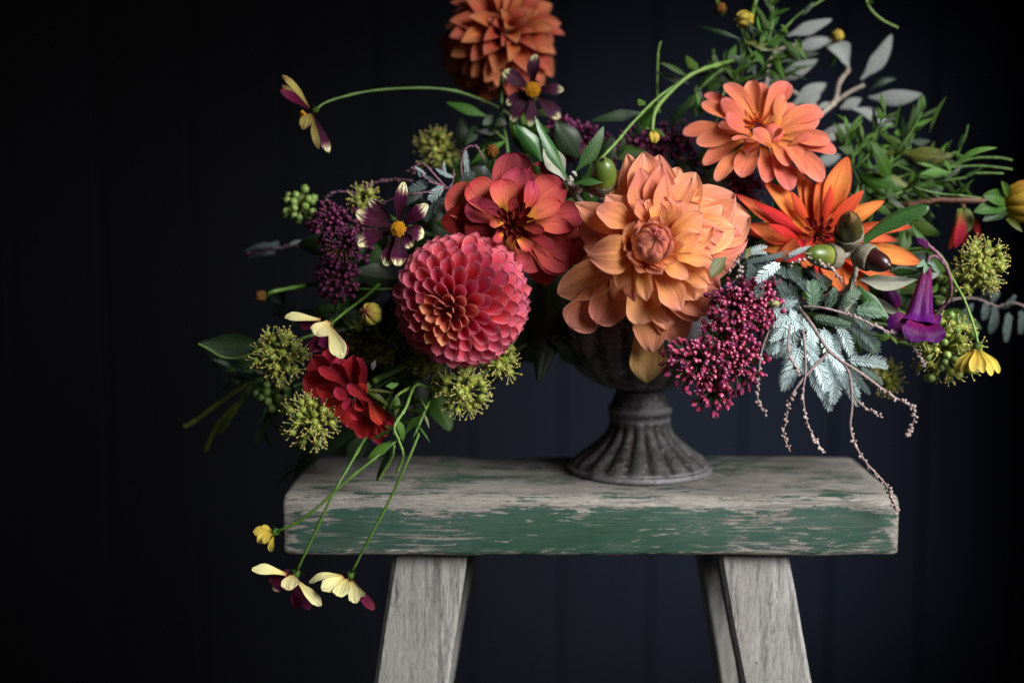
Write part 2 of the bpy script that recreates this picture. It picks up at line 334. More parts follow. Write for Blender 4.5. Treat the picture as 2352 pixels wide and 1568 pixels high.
M['acorn_m'] = ramp_mat('olive_brown_acorn', [(0, (.025, .012, .004)), (.5, (.045, .04, .008)), (.8, (.05, .025, .01)), (1, (.35, .17, .07))], .32, .45)
M['cup'] = plain('felted_acorn_cup', (.26, .24, .18), (.13, .11, .075), 900, .85, .15, 1., val=.1)
M['fuzz'] = plain('white_woolly_bud', (.55, .54, .48), (.38, .35, .30), 900, .9, .1, .8)

def wood(name, grey, axis, paint=False):
    N = NT(name); tc = N.n('TexCoord').outputs['Object']
    st = {'x': (24, 330, 330), 'z': (210, 190, 4.5)}[axis]
    g = N.noise(N.mapped(tc, st), 1., 8., .65, .4)
    big = N.noise(N.mapped(tc, tuple(a * .22 for a in st)), 1., 4., .6)
    fine = N.noise(N.mapped(tc, tuple(a * 4 for a in st)), 1., 4., .7)
    col = N.ramp(g, [(.38, tuple(a * .26 for a in grey)), (.49, tuple(a * .72 for a in grey)), (.64, grey)])
    col = N.mix(N.ramp(big, [(.44, 0.), (.62, .85)]), col, (grey[0] * .62, grey[1] * .60, grey[2] * .58))
    dk = N.ramp(N.noise(N.mapped(tc, tuple(a * .5 for a in st), (3, 7, 1)), 1., 6., .7, .8), [(.535, 0.), (.64, .8)])
    col = N.mix(dk, col, (.045, .042, .042))
    col = N.mix(N.math('MULTIPLY', fine, .5), col, tuple(min(1, a * 1.25) for a in grey))
    gr = N.noise(N.mapped(tc, (160, 1100, 1100) if axis == 'x' else (1100, 1100, 110)), 1., 3., .7)
    col = N.n('HueSaturation', {'Value': N.ramp(gr, [(.32, .66), (.5, .98), (.68, 1.28)]), 'Color': col}).outputs[0]
    # drying cracks run with the grain
    cn = N.noise(N.mapped(tc, {'x': (5, 95, 95), 'z': (95, 80, 2.5)}[axis], (1.7, .4, 2.1)), 1., 5., .6, .3)
    ck = N.ramp(N.math('ABSOLUTE', N.math('SUBTRACT', cn, .5)), [(0, 1.), (.010, 0.)])
    ck = N.math('MULTIPLY', ck, N.ramp(N.noise(N.mapped(tc, (9, 9, 9)), 1., 2.), [(.42, 0.), (.56, 1.)]))
    col = N.mix(N.math('MULTIPLY', ck, .85), col, (.018, .016, .015))
    speck = N.ramp(N.noise(N.mapped(tc, (130, 260, 260) if axis == 'x' else (260, 260, 130)), 1., 3., .6), [(.66, 0.), (.74, .7)])
    col = N.mix(speck, col, (.03, .028, .026))
    h = N.math('SUBTRACT', N.math('ADD', g, N.math('MULTIPLY', fine, .4)), N.math('MULTIPLY', ck, 1.2))
    rough = .75
    if paint:
        sp = N.n('SeparateXYZ', {0: tc}); z = N.math('DIVIDE', sp.outputs[2], -.051)
        bias = N.ramp(z, [(0, .605), (.04, .59), (.12, .50), (.20, .67), (.26, .735), (.5, .75), (.82, .74), (.94, .665), (.995, .54)])
        # the ends are rubbed bare
        xe = N.math('ABSOLUTE', N.math('DIVIDE', sp.outputs[0], .258))
        bias = N.math('SUBTRACT', bias, N.ramp(xe, [(.80, 0.), (.95, .06), (1, .2)]))
        n1 = N.noise(N.mapped(tc, (16, 60, 80)), 1., 9., .72, .5)
        n2 = N.noise(N.mapped(tc, (55, 330, 420), (.3, .1, .6)), 1., 6., .68, .3)
        n2 = N.ramp(n2, [(.30, 0.), (.70, 1.)])
        n3 = N.noise(N.mapped(tc, (7, 16, 22), (2.3, 1.1, .6)), 1., 3., .5)
        nn = N.math('ADD', N.math('MULTIPLY', n1, .62), N.math('MULTIPLY_ADD', n2, .26, N.math('MULTIPLY', n3, .36)))
        d = N.math('SUBTRACT', bias, nn)
        pf = N.ramp(d, [(0, 0.), (.02, 1.)])
        sm = N.ramp(N.noise(N.mapped(tc, (26, 420, 500), (8.3, 2.1, .6)), 1., 5., .6, .2), [(.53, 0.), (.585, 1.)])
        sm = N.math('MULTIPLY', sm, N.ramp(N.noise(N.mapped(tc, (8, 30, 34), (1.9, 4, 3)), 1., 4., .6), [(.43, 0.), (.60, 1.)]))
        pf = N.math('MULTIPLY', pf, N.math('SUBTRACT', 1., N.math('MULTIPLY', sm, .92)))
        pc = N.mix(N.ramp(n3, [(.35, 0.), (.65, 1.)]), (.010, .046, .026), (.024, .062, .048))
        pc = N.mix(N.math('MULTIPLY', n2, .16), pc, (.11, .16, .13))
        dust = N.ramp(N.noise(N.mapped(tc, (14, 40, 50), (5, 5, 2)), 1., 6., .7), [(.50, 0.), (.75, .35)])
        pc = N.mix(dust, pc, (.13, .15, .135))
        col = N.mix(pf, col, pc)
        h = N.math('MULTIPLY_ADD', pf, 1.2, N.math('MULTIPLY', h, N.math('SUBTRACT', 1.25, pf)))
        rough = N.math('MULTIPLY_ADD', pf, -.2, .78)
    p = N.n('BsdfPrincipled', {'Base Color': col, 'Roughness': rough, 'Specular IOR Level': .3, 'Normal': N.bump(h, .55, .0014)})
    return N.surf(p)
M['seat'] = wood('painted_weathered_wood', (.265, .248, .228), 'x', True)
M['legw'] = wood('grey_weathered_wood', (.31, .30, .288), 'z')

N = NT('dark_painted_board'); tc = N.n('TexCoord').outputs['Object']; rnd = N.n('ObjectInfo').outputs['Random']
g = N.noise(N.mapped(tc, (30, 30, 2)), 1., 5., .6)
c = N.mix(g, (.0026, .0028, .0040), (.0042, .0046, .0064))
c = N.n('HueSaturation', {'Value': N.math('MULTIPLY_ADD', rnd, .3, .85), 'Color': c}).outputs[0]
M['board'] = N.surf(N.n('BsdfPrincipled', {'Base Color': c, 'Roughness': .7, 'Specular IOR Level': .12, 'Normal': N.bump(g, .3, .001)}))
M['batten'] = plain('black_batten', (.004, .004, .006), (.006, .006, .008), 40, .8, .1, 0)
M['floor'] = plain('dark_floor', (.03, .03, .035), (.045, .043, .045), 20, .7, .3, .3)

N = NT('tarnished_metal'); tc = N.n('TexCoord').outputs['Object']
n1 = N.noise(N.mapped(tc, (30, 30, 45)), 1., 7., .7, .4); n2 = N.noise(tc, 420., 5., .7); n3 = N.noise(tc, 55., 4., .6)
pt = N.n('NewGeometry').outputs['Pointiness']
c = N.ramp(n1, [(.3, (.022, .020, .019)), (.46, (.06, .057, .057)), (.58, (.15, .145, .155)), (.72, (.34, .33, .37))])
c = N.mix(N.ramp(N.math('ADD', pt, N.math('MULTIPLY', N.math('SUBTRACT', n2, .5), .10)), [(.46, .75), (.50, .12), (.53, 0.)]), c, (.018, .014, .012))
c = N.mix(N.ramp(N.math('ADD', pt, N.math('MULTIPLY', N.math('SUBTRACT', n2, .5), .10)), [(.50, 0.), (.56, .75)]), c, (.34, .33, .36))
c = N.mix(N.math('MULTIPLY', n2, .45), c, (.05, .042, .038))
c = N.mix(N.ramp(n3, [(.54, 0.), (.66, .75)]), c, (.030, .020, .015))
c = N.mix(N.ramp(N.noise(tc, 240., 4., .7), [(.58, 0.), (.66, .6)]), c, (.38, .37, .41))
M['urn'] = N.surf(N.n('BsdfPrincipled', {'Base Color': c, 'Roughness': N.ramp(n2, [(.3, .42), (.7, .7)]), 'Metallic': .55, 'Specular IOR Level': .5, 'Normal': N.bump(N.math('ADD', n2, n1), .9, .0012)}))

# ------------------------------------------------------------------ setting: floor, board wall
def struct(name, g, mat, org=(0, 0, 0), parent=None):
    me = g.build(name, mat, V(org), False); o = bpy.data.objects.new(name, me); C.objects.link(o)
    o.location = org; o['kind'] = 'structure'; return o
def box(g, a, b, mi=0):
    x0, y0, z0 = a; x1, y1, z1 = b
    v = [V((x, y, z)) for x in (x0, x1) for y in (y0, y1) for z in (z0, z1)]
    return g.add(v, [(0, 1, 3, 2), (4, 6, 7, 5), (0, 4, 5, 1), (2, 3, 7, 6), (0, 2, 6, 4), (1, 5, 7, 3)], None, mi)
FLOOR = -.60
struct('floor', box(G(), (-2.2, -1.8, FLOOR - .02), (2.4, .92, FLOOR)), M['floor'])
wall = bpy.data.objects.new('wall', None); C.objects.link(wall); wall.location = (0, .9, FLOOR); wall['kind'] = 'structure'
TW = T.__new__(T); TW.e = wall; ORG['wall'] = V((0, .9, FLOOR))
g = G(); box(g, (-1.95, .918, FLOOR), (2.2, .94, 1.6)); TW.mesh('batten_backing', g, M['batten'], smooth=False)
PW = .139
for i in range(-14, 15):
    xc = Wd(1395, 784, .9).x + i * PW; g = G()
    x0, x1 = xc - PW / 2 + .0011, xc + PW / 2 - .0011; bv = .0022
    z0, z1 = FLOOR + .002, 1.58
    pr = [(x0, .914), (x0, .9 + bv), (x0 + bv, .9), (x1 - bv, .9), (x1, .9 + bv), (x1, .914)]
    v = [V((x, y, z0)) for x, y in pr] + [V((x, y, z1)) for x, y in pr]
    g.add(v, [(k, k + 6, k + 7, k + 1) for k in range(5)] + [(0, 1, 2, 3, 4, 5), (11, 10, 9, 8, 7, 6)])
    TW.mesh('plank', g, M['board'], smooth=False)

# ------------------------------------------------------------------ stool
XL, XR = Wd(649, 1200, -.085).x, Wd(2065, 1200, -.085).x
XM = (XL + XR) / 2
stool = T('stool', 'weathered wooden stool with flaking green paint on its thick seat', 'stool', (XM, .005, FLOOR))
def loft_box(x0, x1, y0, y1, z0, z1, rr, n=60, wob=.0012):
    """long slab along x, worn round edges"""
    sec = []
    for (cy, cz, a0, r) in ((y1 - rr, z1 - rr, 0, rr), (y0 + rr, z1 - rr, 90, rr), (y0 + rr * .4, z0 + rr * .4, 180, rr * .4), (y1 - rr * .4, z0 + rr * .4, 270, rr * .4)):
        for k in range(5):
            a = math.radians(a0 + 90 * k / 4); sec.append((cy + math.cos(a) * r, cz + math.sin(a) * r))
    # extra points along the faces so wear can dent them
    g = G(); v = []; m = len(sec); cy = (y0 + y1) / 2; cz = (z0 + z1) / 2
    xs = [x0 + (x1 - x0) * i / n for i in range(n + 1)]
    ends = [(x0, .9), (x0 + .0015, .955), (x0 + .005, .99)]; ends2 = [(x1 - .005, .99), (x1 - .0015, .955), (x1, .9)]
    st = ends + [(x, 1.) for x in xs[2:-2]] + ends2
    for x, s in st:
        for (yy, zz) in sec:
            q = noise.noise_vector(V((x * 22, yy * 25, zz * 25))) * wob
            v.append(V((x + (q.x if 0 else 0), cy + (yy - cy) * (1 - (1 - s) * .25) + q.y, cz + (zz - cz) * (1 - (1 - s) * .7) + q.z)))
    f = []
    for i in range(len(st) - 1):
        for k in range(m):
            k2 = (k + 1) % m; f.append((i * m + k, (i + 1) * m + k, (i + 1) * m + k2, i * m + k2))
    f.append(tuple(range(m))); f.append(tuple((len(st) - 1) * m + k for k in range(m))[::-1])
    return g.add(v, f)
stool.mesh('seat', loft_box(XL, XR, -.085, .092, -.051, 0, .011), M['seat'], org=(XM, .004, 0))
def leg(top, bot, wx, wy, sk=0):
    g = G(); v = []; n = 16; b = .0035
    sec = [(-wx / 2, -wy / 2 + b), (-wx / 2 + b, -wy / 2), (wx / 2 - b, -wy / 2), (wx / 2, -wy / 2 + b), (wx / 2, wy / 2 - b), (wx / 2 - b, wy / 2), (-wx / 2 + b, wy / 2), (-wx / 2, wy / 2 - b)]
    for i in range(n + 1):
        c = V(top).lerp(V(bot), i / n)
        for x, y in sec:
            q = noise.noise_vector(V((x * 30 + c.x, y * 30, c.z * 14))) * .0012
            v.append(c + V((x, y, 0)) + V((q.x, q.y, 0)))
    f = [(i * 8 + k, i * 8 + (k + 1) % 8, (i + 1) * 8 + (k + 1) % 8, (i + 1) * 8 + k) for i in range(n) for k in range(8)]
    f = [q[::-1] for q in f]
    f.append(tuple(range(8))); f.append(tuple(n * 8 + k for k in range(8))[::-1])
    return g.add(v, f)
def legpts(tx, bx, y0, y1, ty, by):
    a = Wd(tx, ty, y0); b = Wd(bx, by, y1); d = (b - a) / (a.z - b.z)
    return a + d * (a.z + .0505), a + d * (a.z - FLOOR)
for (t, bx, y0, y1, wx, wy) in ((988, 945, -.055, -.062, .0635, .034), (1727, 1780, -.055, -.062, .060, .034)):
    a = Wd(t, 1285, y0); b = Wd(bx, 1568, y1); d = (b - a) / (a.z - b.z)
    stool.mesh('leg', leg(a + d * (a.z + .0515), a + d * (a.z - FLOOR), wx, wy), M['legw'], smooth=False)
for (t, bx, y0, y1, wx, wy) in ((1010, 962, .058, .066, .0635, .034), (1675, 1722, .058, .066, .060, .034)):
    a = Wd(t, 1285, y0); b = Wd(bx, 1568, y1); d = (b - a) / (a.z - b.z)
    stool.mesh('leg', leg(a + d * (a.z + .0515), a + d * (a.z - FLOOR), wx, wy), M['legw'], smooth=False)

# ------------------------------------------------------------------ urn
UX = MOUTH.x; UY = .02
urn = T('urn', 'fluted dark metal pedestal urn standing on the stool', 'urn', (UX, UY, .0005))
k_ = 1.150e-4
def flut(n, amt):
    return lambda an, s: 1 + amt * (abs(math.cos(n * an / 2)) ** .7 - .6)
def profile(rows): return [((1405 - y) * k_, r * k_) for y, r in rows]
g = G()
g.lathe(V((UX, UY, .0005)), V((0, 0, 1)), profile([(1405, 560), (1398, 572), (1375, 573), (1362, 566), (1356, 556), (1354, 540)]), 96)
urn.mesh('base_rim', g, M['urn'])
g = G(); pr = []
for i in range(25):
    t = i / 24; y = 1358 - t * (1358 - 985)
    pts = [(1358, 548), (1300, 478), (1250, 412), (1200, 350), (1150, 296), (1100, 258), (1050, 238), (985, 240)]
    for (a, ra), (b, rb) in zip(pts, pts[1:]):
        if a >= y >= b: r = ra + (rb - ra) * (a - y) / (a - b); break
    pr.append((y, r))
g.lathe(V((UX, UY, .0005)), V((0, 0, 1)), profile(pr), 160, flute=lambda an, s: 1 + .12 * (abs(math.cos(9 * an)) ** .8 - .55) * min(1, 6 * s + .1) * min(1, (1 - s) * 3))
urn.mesh('foot', g, M['urn'])
g = G()
g.lathe(V((UX, UY, .0005)), V((0, 0, 1)), profile([(990, 232), (972, 240), (955, 236), (942, 246), (920, 254), (900, 250), (885, 238), (868, 226), (840, 214), (800, 196), (772, 190), (764, 186)]), 64)
urn.mesh('collar', g, M['urn'])
g = G(); bp = []
for i in range(30):
    a = i / 29 * math.radians(100)
    bp.append((768 - 585 * (1 - math.cos(a)), max(150, 640 * math.sin(a) ** .82) if i else 150))
g.lathe(V((UX, UY, .0005)), V((0, 0, 1)), profile(bp)[:], 160, flute=lambda an, s: 1 + .085 * (abs(math.cos(9 * an)) ** .8 - .6) * min(1, s * 5) * min(1, (1 - s) * 4))
urn.mesh('bowl', g, M['urn'])

# ------------------------------------------------------------------ flower helpers
TOCAM = V((0, -1, 0))
def stem_to_urn(th, p, back, r=.0022, mat='stem', sag=.0):
    a = p + back * .03; m = MOUTH + V(((p.x - MOUTH.x) * .25, 0, 0))
    mid = a.lerp(m, .55) + V((0, 0, .02 + sag))
    g = G(); g.tube(spline([p, a, mid, m, V((MOUTH.x + (p.x - MOUTH.x) * .05, UY, .085))], 22), r, r * 1.1, 7)
    th.mesh('stem', g, M[mat])
def trace(th, c, cx, cy, y0, axis, rows, mat, dl=.004, lift=.0, tilt=0., seed=1, **kw):
    """rows: (tip x, tip y, width, layer, options); measured on the photograph, built at the flower's depth"""
    r = random.Random(seed)
    for row in rows:
        tx, ty, wd, ly = row[:4]; o = dict(row[4]) if len(row) > 4 else {}
        bx, by = o.pop('b', (cx + (tx - cx) * .10, cy + (ty - cy) * .10))
        m = o.pop('m', mat); f = o.pop('f', 0.); fb = o.pop('fb', 0.); up = o.pop('up', None)
        yb = y0 + dl * ly + fb
        dz = (Wc(c, tx, ty, y0).z - Wc(c, cx, cy, y0).z)
        yt = y0 + dl * ly - lift - f + tilt * dz
        b = Wc(c, bx, by, yb); t = Wc(c, tx, ty, yt)
        a = dict(kw); a.update(o)
        a.setdefault('A', r.uniform(.45, .85)); a.setdefault('arch', r.uniform(.03, .10)); a.setdefault('twist', r.uniform(-.22, .22))
        a.setdefault('curl', r.uniform(-.10, .02)); a.setdefault('bend', r.uniform(-.03, .03))
        u = V(up) if up else axis + V((r.uniform(-.15, .15), 0, r.uniform(-.15, .15)))
        g = G(); g.add(*petal(b, t, pxm(c, wd, (yb + yt) / 2), u, r=r, **a))
        th.mesh('petal', g, M[m], org=b)

def floret_knot(th, c, ax, rad, n, mat, seed, ln=.011, wd=.005):
    r = random.Random(seed); ax = ax.normalized(); a = ax.orthogonal().normalized(); b = ax.cross(a)
    for i in range(n):
        q = math.sqrt((i + .5) / n); an = i * 2.39996
        d = (ax * (1.1 - q * .75) + (a * math.cos(an) + b * math.sin(an)) * q).normalized()
        p = c + (a * math.cos(an) + b * math.sin(an)) * q * rad * .7
        g = G(); L = ln * (.6 + .6 * q) * r.uniform(.8, 1.2)
        g.add(*petal(p, p + d * L, wd * r.uniform(.8, 1.2), ax - (a * math.cos(an) + b * math.sin(an)) * .8, A=1.5, arch=-.12, base=.6, vm=.6, e=1.9, nu=5, nv=6, r=r))
        th.mesh('floret', g, M[mat], org=p)

# ------------------------------------------------------------------ dahlias
DG = 'dahlias in the arrangement'
# --- large peach dahlia
y0 = -.120
P0 = Wc(CA, 1860, 780, y0)
th = T('dahlia', 'very large peach dahlia with a closed bud eye, drooping over the urn', 'dahlia', P0, DG)
axis = V((.06, -1, .12))
rows = [
 # back ring, upper
 (1665, 78, 250, 9, {'e': 1.5}), (1795, 62, 330, 8, {'e': 1.6}), (1912, 84, 290, 10, {}), (1765, 183, 255, 5, {'e': 1.5, 'curl': .04, 'A': .9}),
 (1932, 152, 260, 6, {'e': 1.5}), (1958, 232, 190, 4, {'e': 1.4, 'A': 1.0}), (2168, 258, 200, 5, {'e': 1.6}), (2195, 220, 310, 8, {}),
 (2060, 180, 300, 11, {}), (2330, 330, 320, 10, {}), (1560, 200, 260, 11, {}),
 # back ring, right: broad smooth petals
 (2490, 385, 380, 9, {'vm': .7}), (2610, 560, 400, 9, {'vm': .72}), (2590, 745, 380, 8, {'vm': .72}), (2500, 650, 330, 6, {}), (2405, 680, 280, 5, {}),
 (2400, 480, 330, 7, {'vm': .7}), (2540, 880, 360, 9, {}), (2440, 980, 330, 8, {}), (2330, 900, 260, 4, {}),
 # left
 (1262, 455, 200, 7, {}), (1330, 500, 240, 8, {}), (1290, 640, 300, 9, {}), (1430, 500, 220, 4, {'b': (1740, 660), 'e': 1.8, 'twist': .35, 'curl': -.15}),
 (1500, 395, 230, 5, {'e': 1.6}), (1330, 800, 280, 8, {}),
 # upper inner
 (1745, 425, 150, 2, {'b': (1840, 640), 'e': 1.5, 'A': 1.0}), (1960, 405, 290, 3, {'b': (1900, 640)}), (1930, 455, 140, 1, {'b': (1880, 640), 'A': 1.1}),
 (2090, 440, 220, 3, {'b': (1950, 660)}), (2215, 465, 240, 3, {'b': (1950, 700), 'e': 1.6}), (2245, 530, 200, 2, {'b': (1960, 720), 'twist': .4}),
 (2225, 690, 190, 1, {'b': (1960, 800), 'e': 1.7, 'twist': .3}), (2330, 640, 300, 4, {}), (2350, 780, 290, 4, {}),
 # right and lower right, inner
 (2332, 905, 170, 1, {'b': (1960, 870), 'twist': -.4, 'A': .9}), (2140, 1032, 150, 0, {'b': (1900, 900), 'e': 1.7}), (1925, 1000, 150, -1, {'b': (1850, 890), 'e': 1.7, 'curl': -.3, 'f': .008}),
 (2300, 1090, 190, 3, {'b': (2020, 900), 'A': 1.2, 'ripple': .07}), (2080, 1285, 220, 2, {'b': (1880, 960), 'e': 1.6}), (2190, 1200, 150, 3, {'b': (1990, 950), 'twist': .6}),
 (2270, 1180, 280, 5, {}), (2280, 1320, 300, 7, {}), (2210, 1360, 300, 8, {}), (2380, 1120, 290, 7, {}),
 # left front
 (1362, 857, 320, 1, {'b': (1730, 800), 'e': 1.45, 'A': .55, 'arch': .22, 'curl': -.25, 'f': .006, 'ripple': .04}), (1595, 1115, 270, 2, {'b': (1730, 880), 'e': 1.35, 'A': .5, 'arch': .14, 'curl': -.2}),
 (1480, 1000, 260, 4, {}), (1722, 600, 120, -1, {'b': (1690, 790), 'A': 1.2, 'twist': -.7, 'f': .008}), (1662, 860, 150, -1, {'b': (1800, 880), 'e': 1.6, 'f': .012, 'curl': -.2}), (1700, 925, 150, 0, {'b': (1820, 880), 'f': .008}),
 # lower
 (1722, 1215, 120, 1, {'b': (1700, 930), 'twist': .8, 'A': .8}), (1815, 1212, 130, 0, {'b': (1790, 920), 'twist': .5, 'A': .8}), (1900, 1150, 170, 2, {'b': (1860, 920)}),
 (1130, 1150, 300, 9, {'vm': .7}), (1225, 1405, 320, 10, {'b': (1560, 1000), 'vm': .72, 'e': 2.4}), (1430, 1378, 300, 8, {'b': (1700, 960), 'vm': .7, 'e': 2.2}),
 (1750, 1388, 290, 6, {'b': (1760, 960), 'vm': .68, 'e': 1.8, 'arch': .12}), (1960, 1430, 280, 9, {'b': (1900, 960)}), (1560, 1200, 260, 7, {}),
 (1990, 1380, 130, 4, {'b': (1800, 1150), 'twist': .7}), (1260, 1030, 300, 10, {}),
]
rows += [(1858, 1600, 280, 10, {'b': (1790, 1050), 'vm': .68, 'e': 1.7, 'f': -.004, 'arch': .08}), (2070, 1545, 290, 11, {'b': (1930, 1050), 'e': 1.7, 'vm': .65}), (1815, 1835, 290, 13, {'b': (1800, 1250), 'm': 'peach_old', 'vm': .66, 'arch': .02, 'f': -.012})]
trace(th, CA, 1850, 800, y0, axis, rows, 'peach', dl=.0042, lift=.004, seed=3, vm=.62, ripple=.055, tilt=.06, e=1.75, crease=.035, flare=.7)
bc = Wc(CA, 1850, 775, y0 - .012); bax = V((.16, -.80, .38)); br = pxm(CA, 143, y0)
r = random.Random(5)
for lay, n in ((0, 13), (1, 9), (2, 6)):
    for i in range(n):
        g = G(); g.add(*wrap(bc, bax, br * (.92 + .07 * lay), i * 2 * pi / n + lay * .4 + r.uniform(-.1, .1), .36 + .15 * lay, 2.3, (.08, .36, .85)[lay] + r.uniform(-.12, .12), bulge=r.uniform(.96, 1.05), out=(0, .05, .22)[lay], el=1.02, e=1.4))
        th.mesh('petal', g, M['peach_tip'], org=bc)
a = bax.normalized().orthogonal().normalized(); b = bax.normalized().cross(a)
for i in range(13):     # small petals cupped round the eye, just opening
    an = i * 2.39996 + r.uniform(-.2, .2); d = a * math.cos(an) + b * math.sin(an); k = r.uniform(.85, 1.2)
    p0 = bc + d * br * .78 - bax.normalized() * br * .75; p1 = bc + d * br * (1.05 + .55 * k) + bax.normalized() * br * r.uniform(-.25, .45) * (1 if i < 7 else -.6)
    g = G(); g.add(*petal(p0, p1, br * r.uniform(.75, 1.15), bax - d * .3, A=r.uniform(.7, 1.2), arch=-.12, base=.6, vm=.6, e=1.6, curl=r.uniform(-.35, .05), ripple=.05, twist=r.uniform(-.4, .4), r=r))
    th.mesh('petal', g, M['peach'], org=p0)
stem_to_urn(th, P0 + V((0, .045, 0)), V((0, 1, -.1)), .0035)

# --- pink ball dahlia
y0 = -.085
BC = Wd(1061, 688, y0); RB = 166 * (y0 + 1.25 - .04) / FX
th = T('dahlia', 'round pink ball dahlia of tightly quilled petals with a peachy eye', 'dahlia', BC, DG)
ax = V((-.26, -.94, -.20)).normalized(); a = ax.orthogonal().normalized(); b = ax.cross(a); r = random.Random(11)
NP = 205; FM = 2.0
for i in range(NP):
    q = (i + .6) / NP; ph = FM * q ** .64; an = i * 2.39996 + r.uniform(-.06, .06)
    rad = a * math.cos(an) + b * math.sin(an)
    d = ax * math.cos(ph) + rad * math.sin(ph)
    ph2 = ph * .72; d0 = ax * math.cos(ph2) + rad * math.sin(ph2)
    sp = 0   # radial step
    wd = RB * math.sqrt(4 * pi * max(.02, math.sin(ph)) * FM * .64 * q ** -.36 / NP / 2.0) * (.90 + .14 * min(1, ph))
    R1 = RB * (1 - .10 * max(0, 1 - ph / .9) ** 1.5) * r.uniform(.95, 1.03)
    p0 = BC + d0 * RB * (.52 + .16 * max(0, 1 - ph)); pt = ph + r.uniform(.03, .12); p1 = BC + (ax * math.cos(pt) + rad * math.sin(pt)) * R1
    up = ax * math.sin(ph) - rad * math.cos(ph) + d * .2
    Aq = 1.8 - .7 * min(1, ph / 1.3) + r.uniform(-.1, .1)
    g = G(); g.add(*petal(p0, p1, wd, up, A=Aq, arch=-.06, base=.5, vm=.74 if ph > .6 else .8, e=2.6, open_tip=max(0, .6 - ph * .8), lip=.05, curl=-.06, flare=.5 if ph < .5 else .72, ripple=.012, nu=12, nv=11, r=r, twist=r.uniform(-.15, .15)))
    th.mesh('petal', g, M['pink_mid' if ph < .44 + r.uniform(-.08, .08) else 'pink'], org=p0)
g = G(); g.ball(BC, RB * .55, ax, 1, 16, 10); th.mesh('core', g, M['red_dark'])
stem_to_urn(th, BC + V((0, .04, 0)), V((.1, 1, -.1)), .0032)

# --- coral red dahlia
y0 = -.088
P0 = Wc(CA, 790, 625, y0); axis = V((.05, -1, .15))
th = T('dahlia', 'coral red open dahlia with yellow petal bases touching the pink ball dahlia', 'dahlia', P0, DG)
rows = [
 (812, 66, 310, 9, {'m': 'red_pale', 'vm': .72}), (1065, 150, 230, 8, {'m': 'red_pale'}), (1175, 290, 270, 6, {'vm': .72}), (1345, 540, 230, 7, {'vm': .72}),
 (1262, 655, 150, 4, {'e': 1.6}), (1345, 665, 160, 9, {'m': 'red_pale'}), (1255, 925, 290, 8, {'b': (900, 690), 'm': 'red_pale', 'vm': .7}), (1362, 865, 270, 10, {'b': (930, 690), 'm': 'red_pale'}),
 (1190, 985, 230, 9, {'b': (860, 720)}), (875, 962, 150, 4, {'b': (790, 730), 'A': 1.3, 'twist': -.5}), (1095, 1065, 200, 12, {'b': (880, 760), 'm': 'red_pale'}), (990, 980, 230, 8, {'b': (830, 730), 'm': 'red_pale'}),
 (700, 890, 230, 7, {'b': (770, 720)}), (560, 790, 220, 8, {'m': 'red_dark'}), (418, 655, 190, 5, {'b': (700, 650), 'm': 'red_dark'}), (238, 595, 220, 9, {'b': (600, 620), 'm': 'red_dark', 'e': 1.7}),  # dark red petals on this side carry the shade in their colour
 (425, 480, 200, 5, {'b': (740, 610), 'vm': .7, 'A': .9}), (283, 385, 300, 10, {'m': 'red_pale', 'vm': .74}), (455, 300, 260, 7, {'m': 'red', 'vm': .72}), (690, 275, 220, 4, {'b': (755, 560), 'vm': .7, 'A': .9}),
 (855, 185, 260, 6, {'vm': .72}), (935, 285, 150, 3, {'b': (855, 560), 'A': 1.3, 'twist': .5}), (1165, 455, 150, 2, {'b': (860, 610), 'A': .9, 'twist': -.2}),
 (1080, 560, 200, 5, {}), (330, 640, 260, 12, {'m': 'red_dark'}),
 # inner
 (790, 408, 85, 1, {'b': (805, 590), 'm': 'red_dark', 'A': 1.2}), (525, 440, 110, 1, {'b': (735, 590), 'm': 'red_dark', 'A': 1.}), (610, 612, 70, 0, {'b': (720, 610), 'A': 1.2}),
 (1032, 668, 85, 0, {'b': (860, 630), 'm': 'red_dark', 'A': 1.}), (1118, 806, 95, 1, {'b': (870, 680), 'm': 'red_dark', 'A': 1.}), (936, 818, 95, 0, {'b': (820, 710), 'A': 1.1}), (640, 750, 75, -1, {'b': (710, 690), 'A': 1.3, 'f': .006}),
 (905, 565, 60, -1, {'b': (860, 610), 'A': 1.5, 'm': 'red_dark', 'f': .006}),
]
trace(th, CA, 795, 625, y0, axis, rows, 'red', dl=.003, lift=.004, seed=8, flare=.8, vm=.68, ripple=.028, tilt=.10, crease=.02)
floret_knot(th, P0 + V((0, .004, 0)), V((0, -1, .1)), .012, 26, 'red_dark', 4, .012, .0055)
stem_to_urn(th, P0 + V((0, .03, 0)), V((0, 1, -.1)), .003)

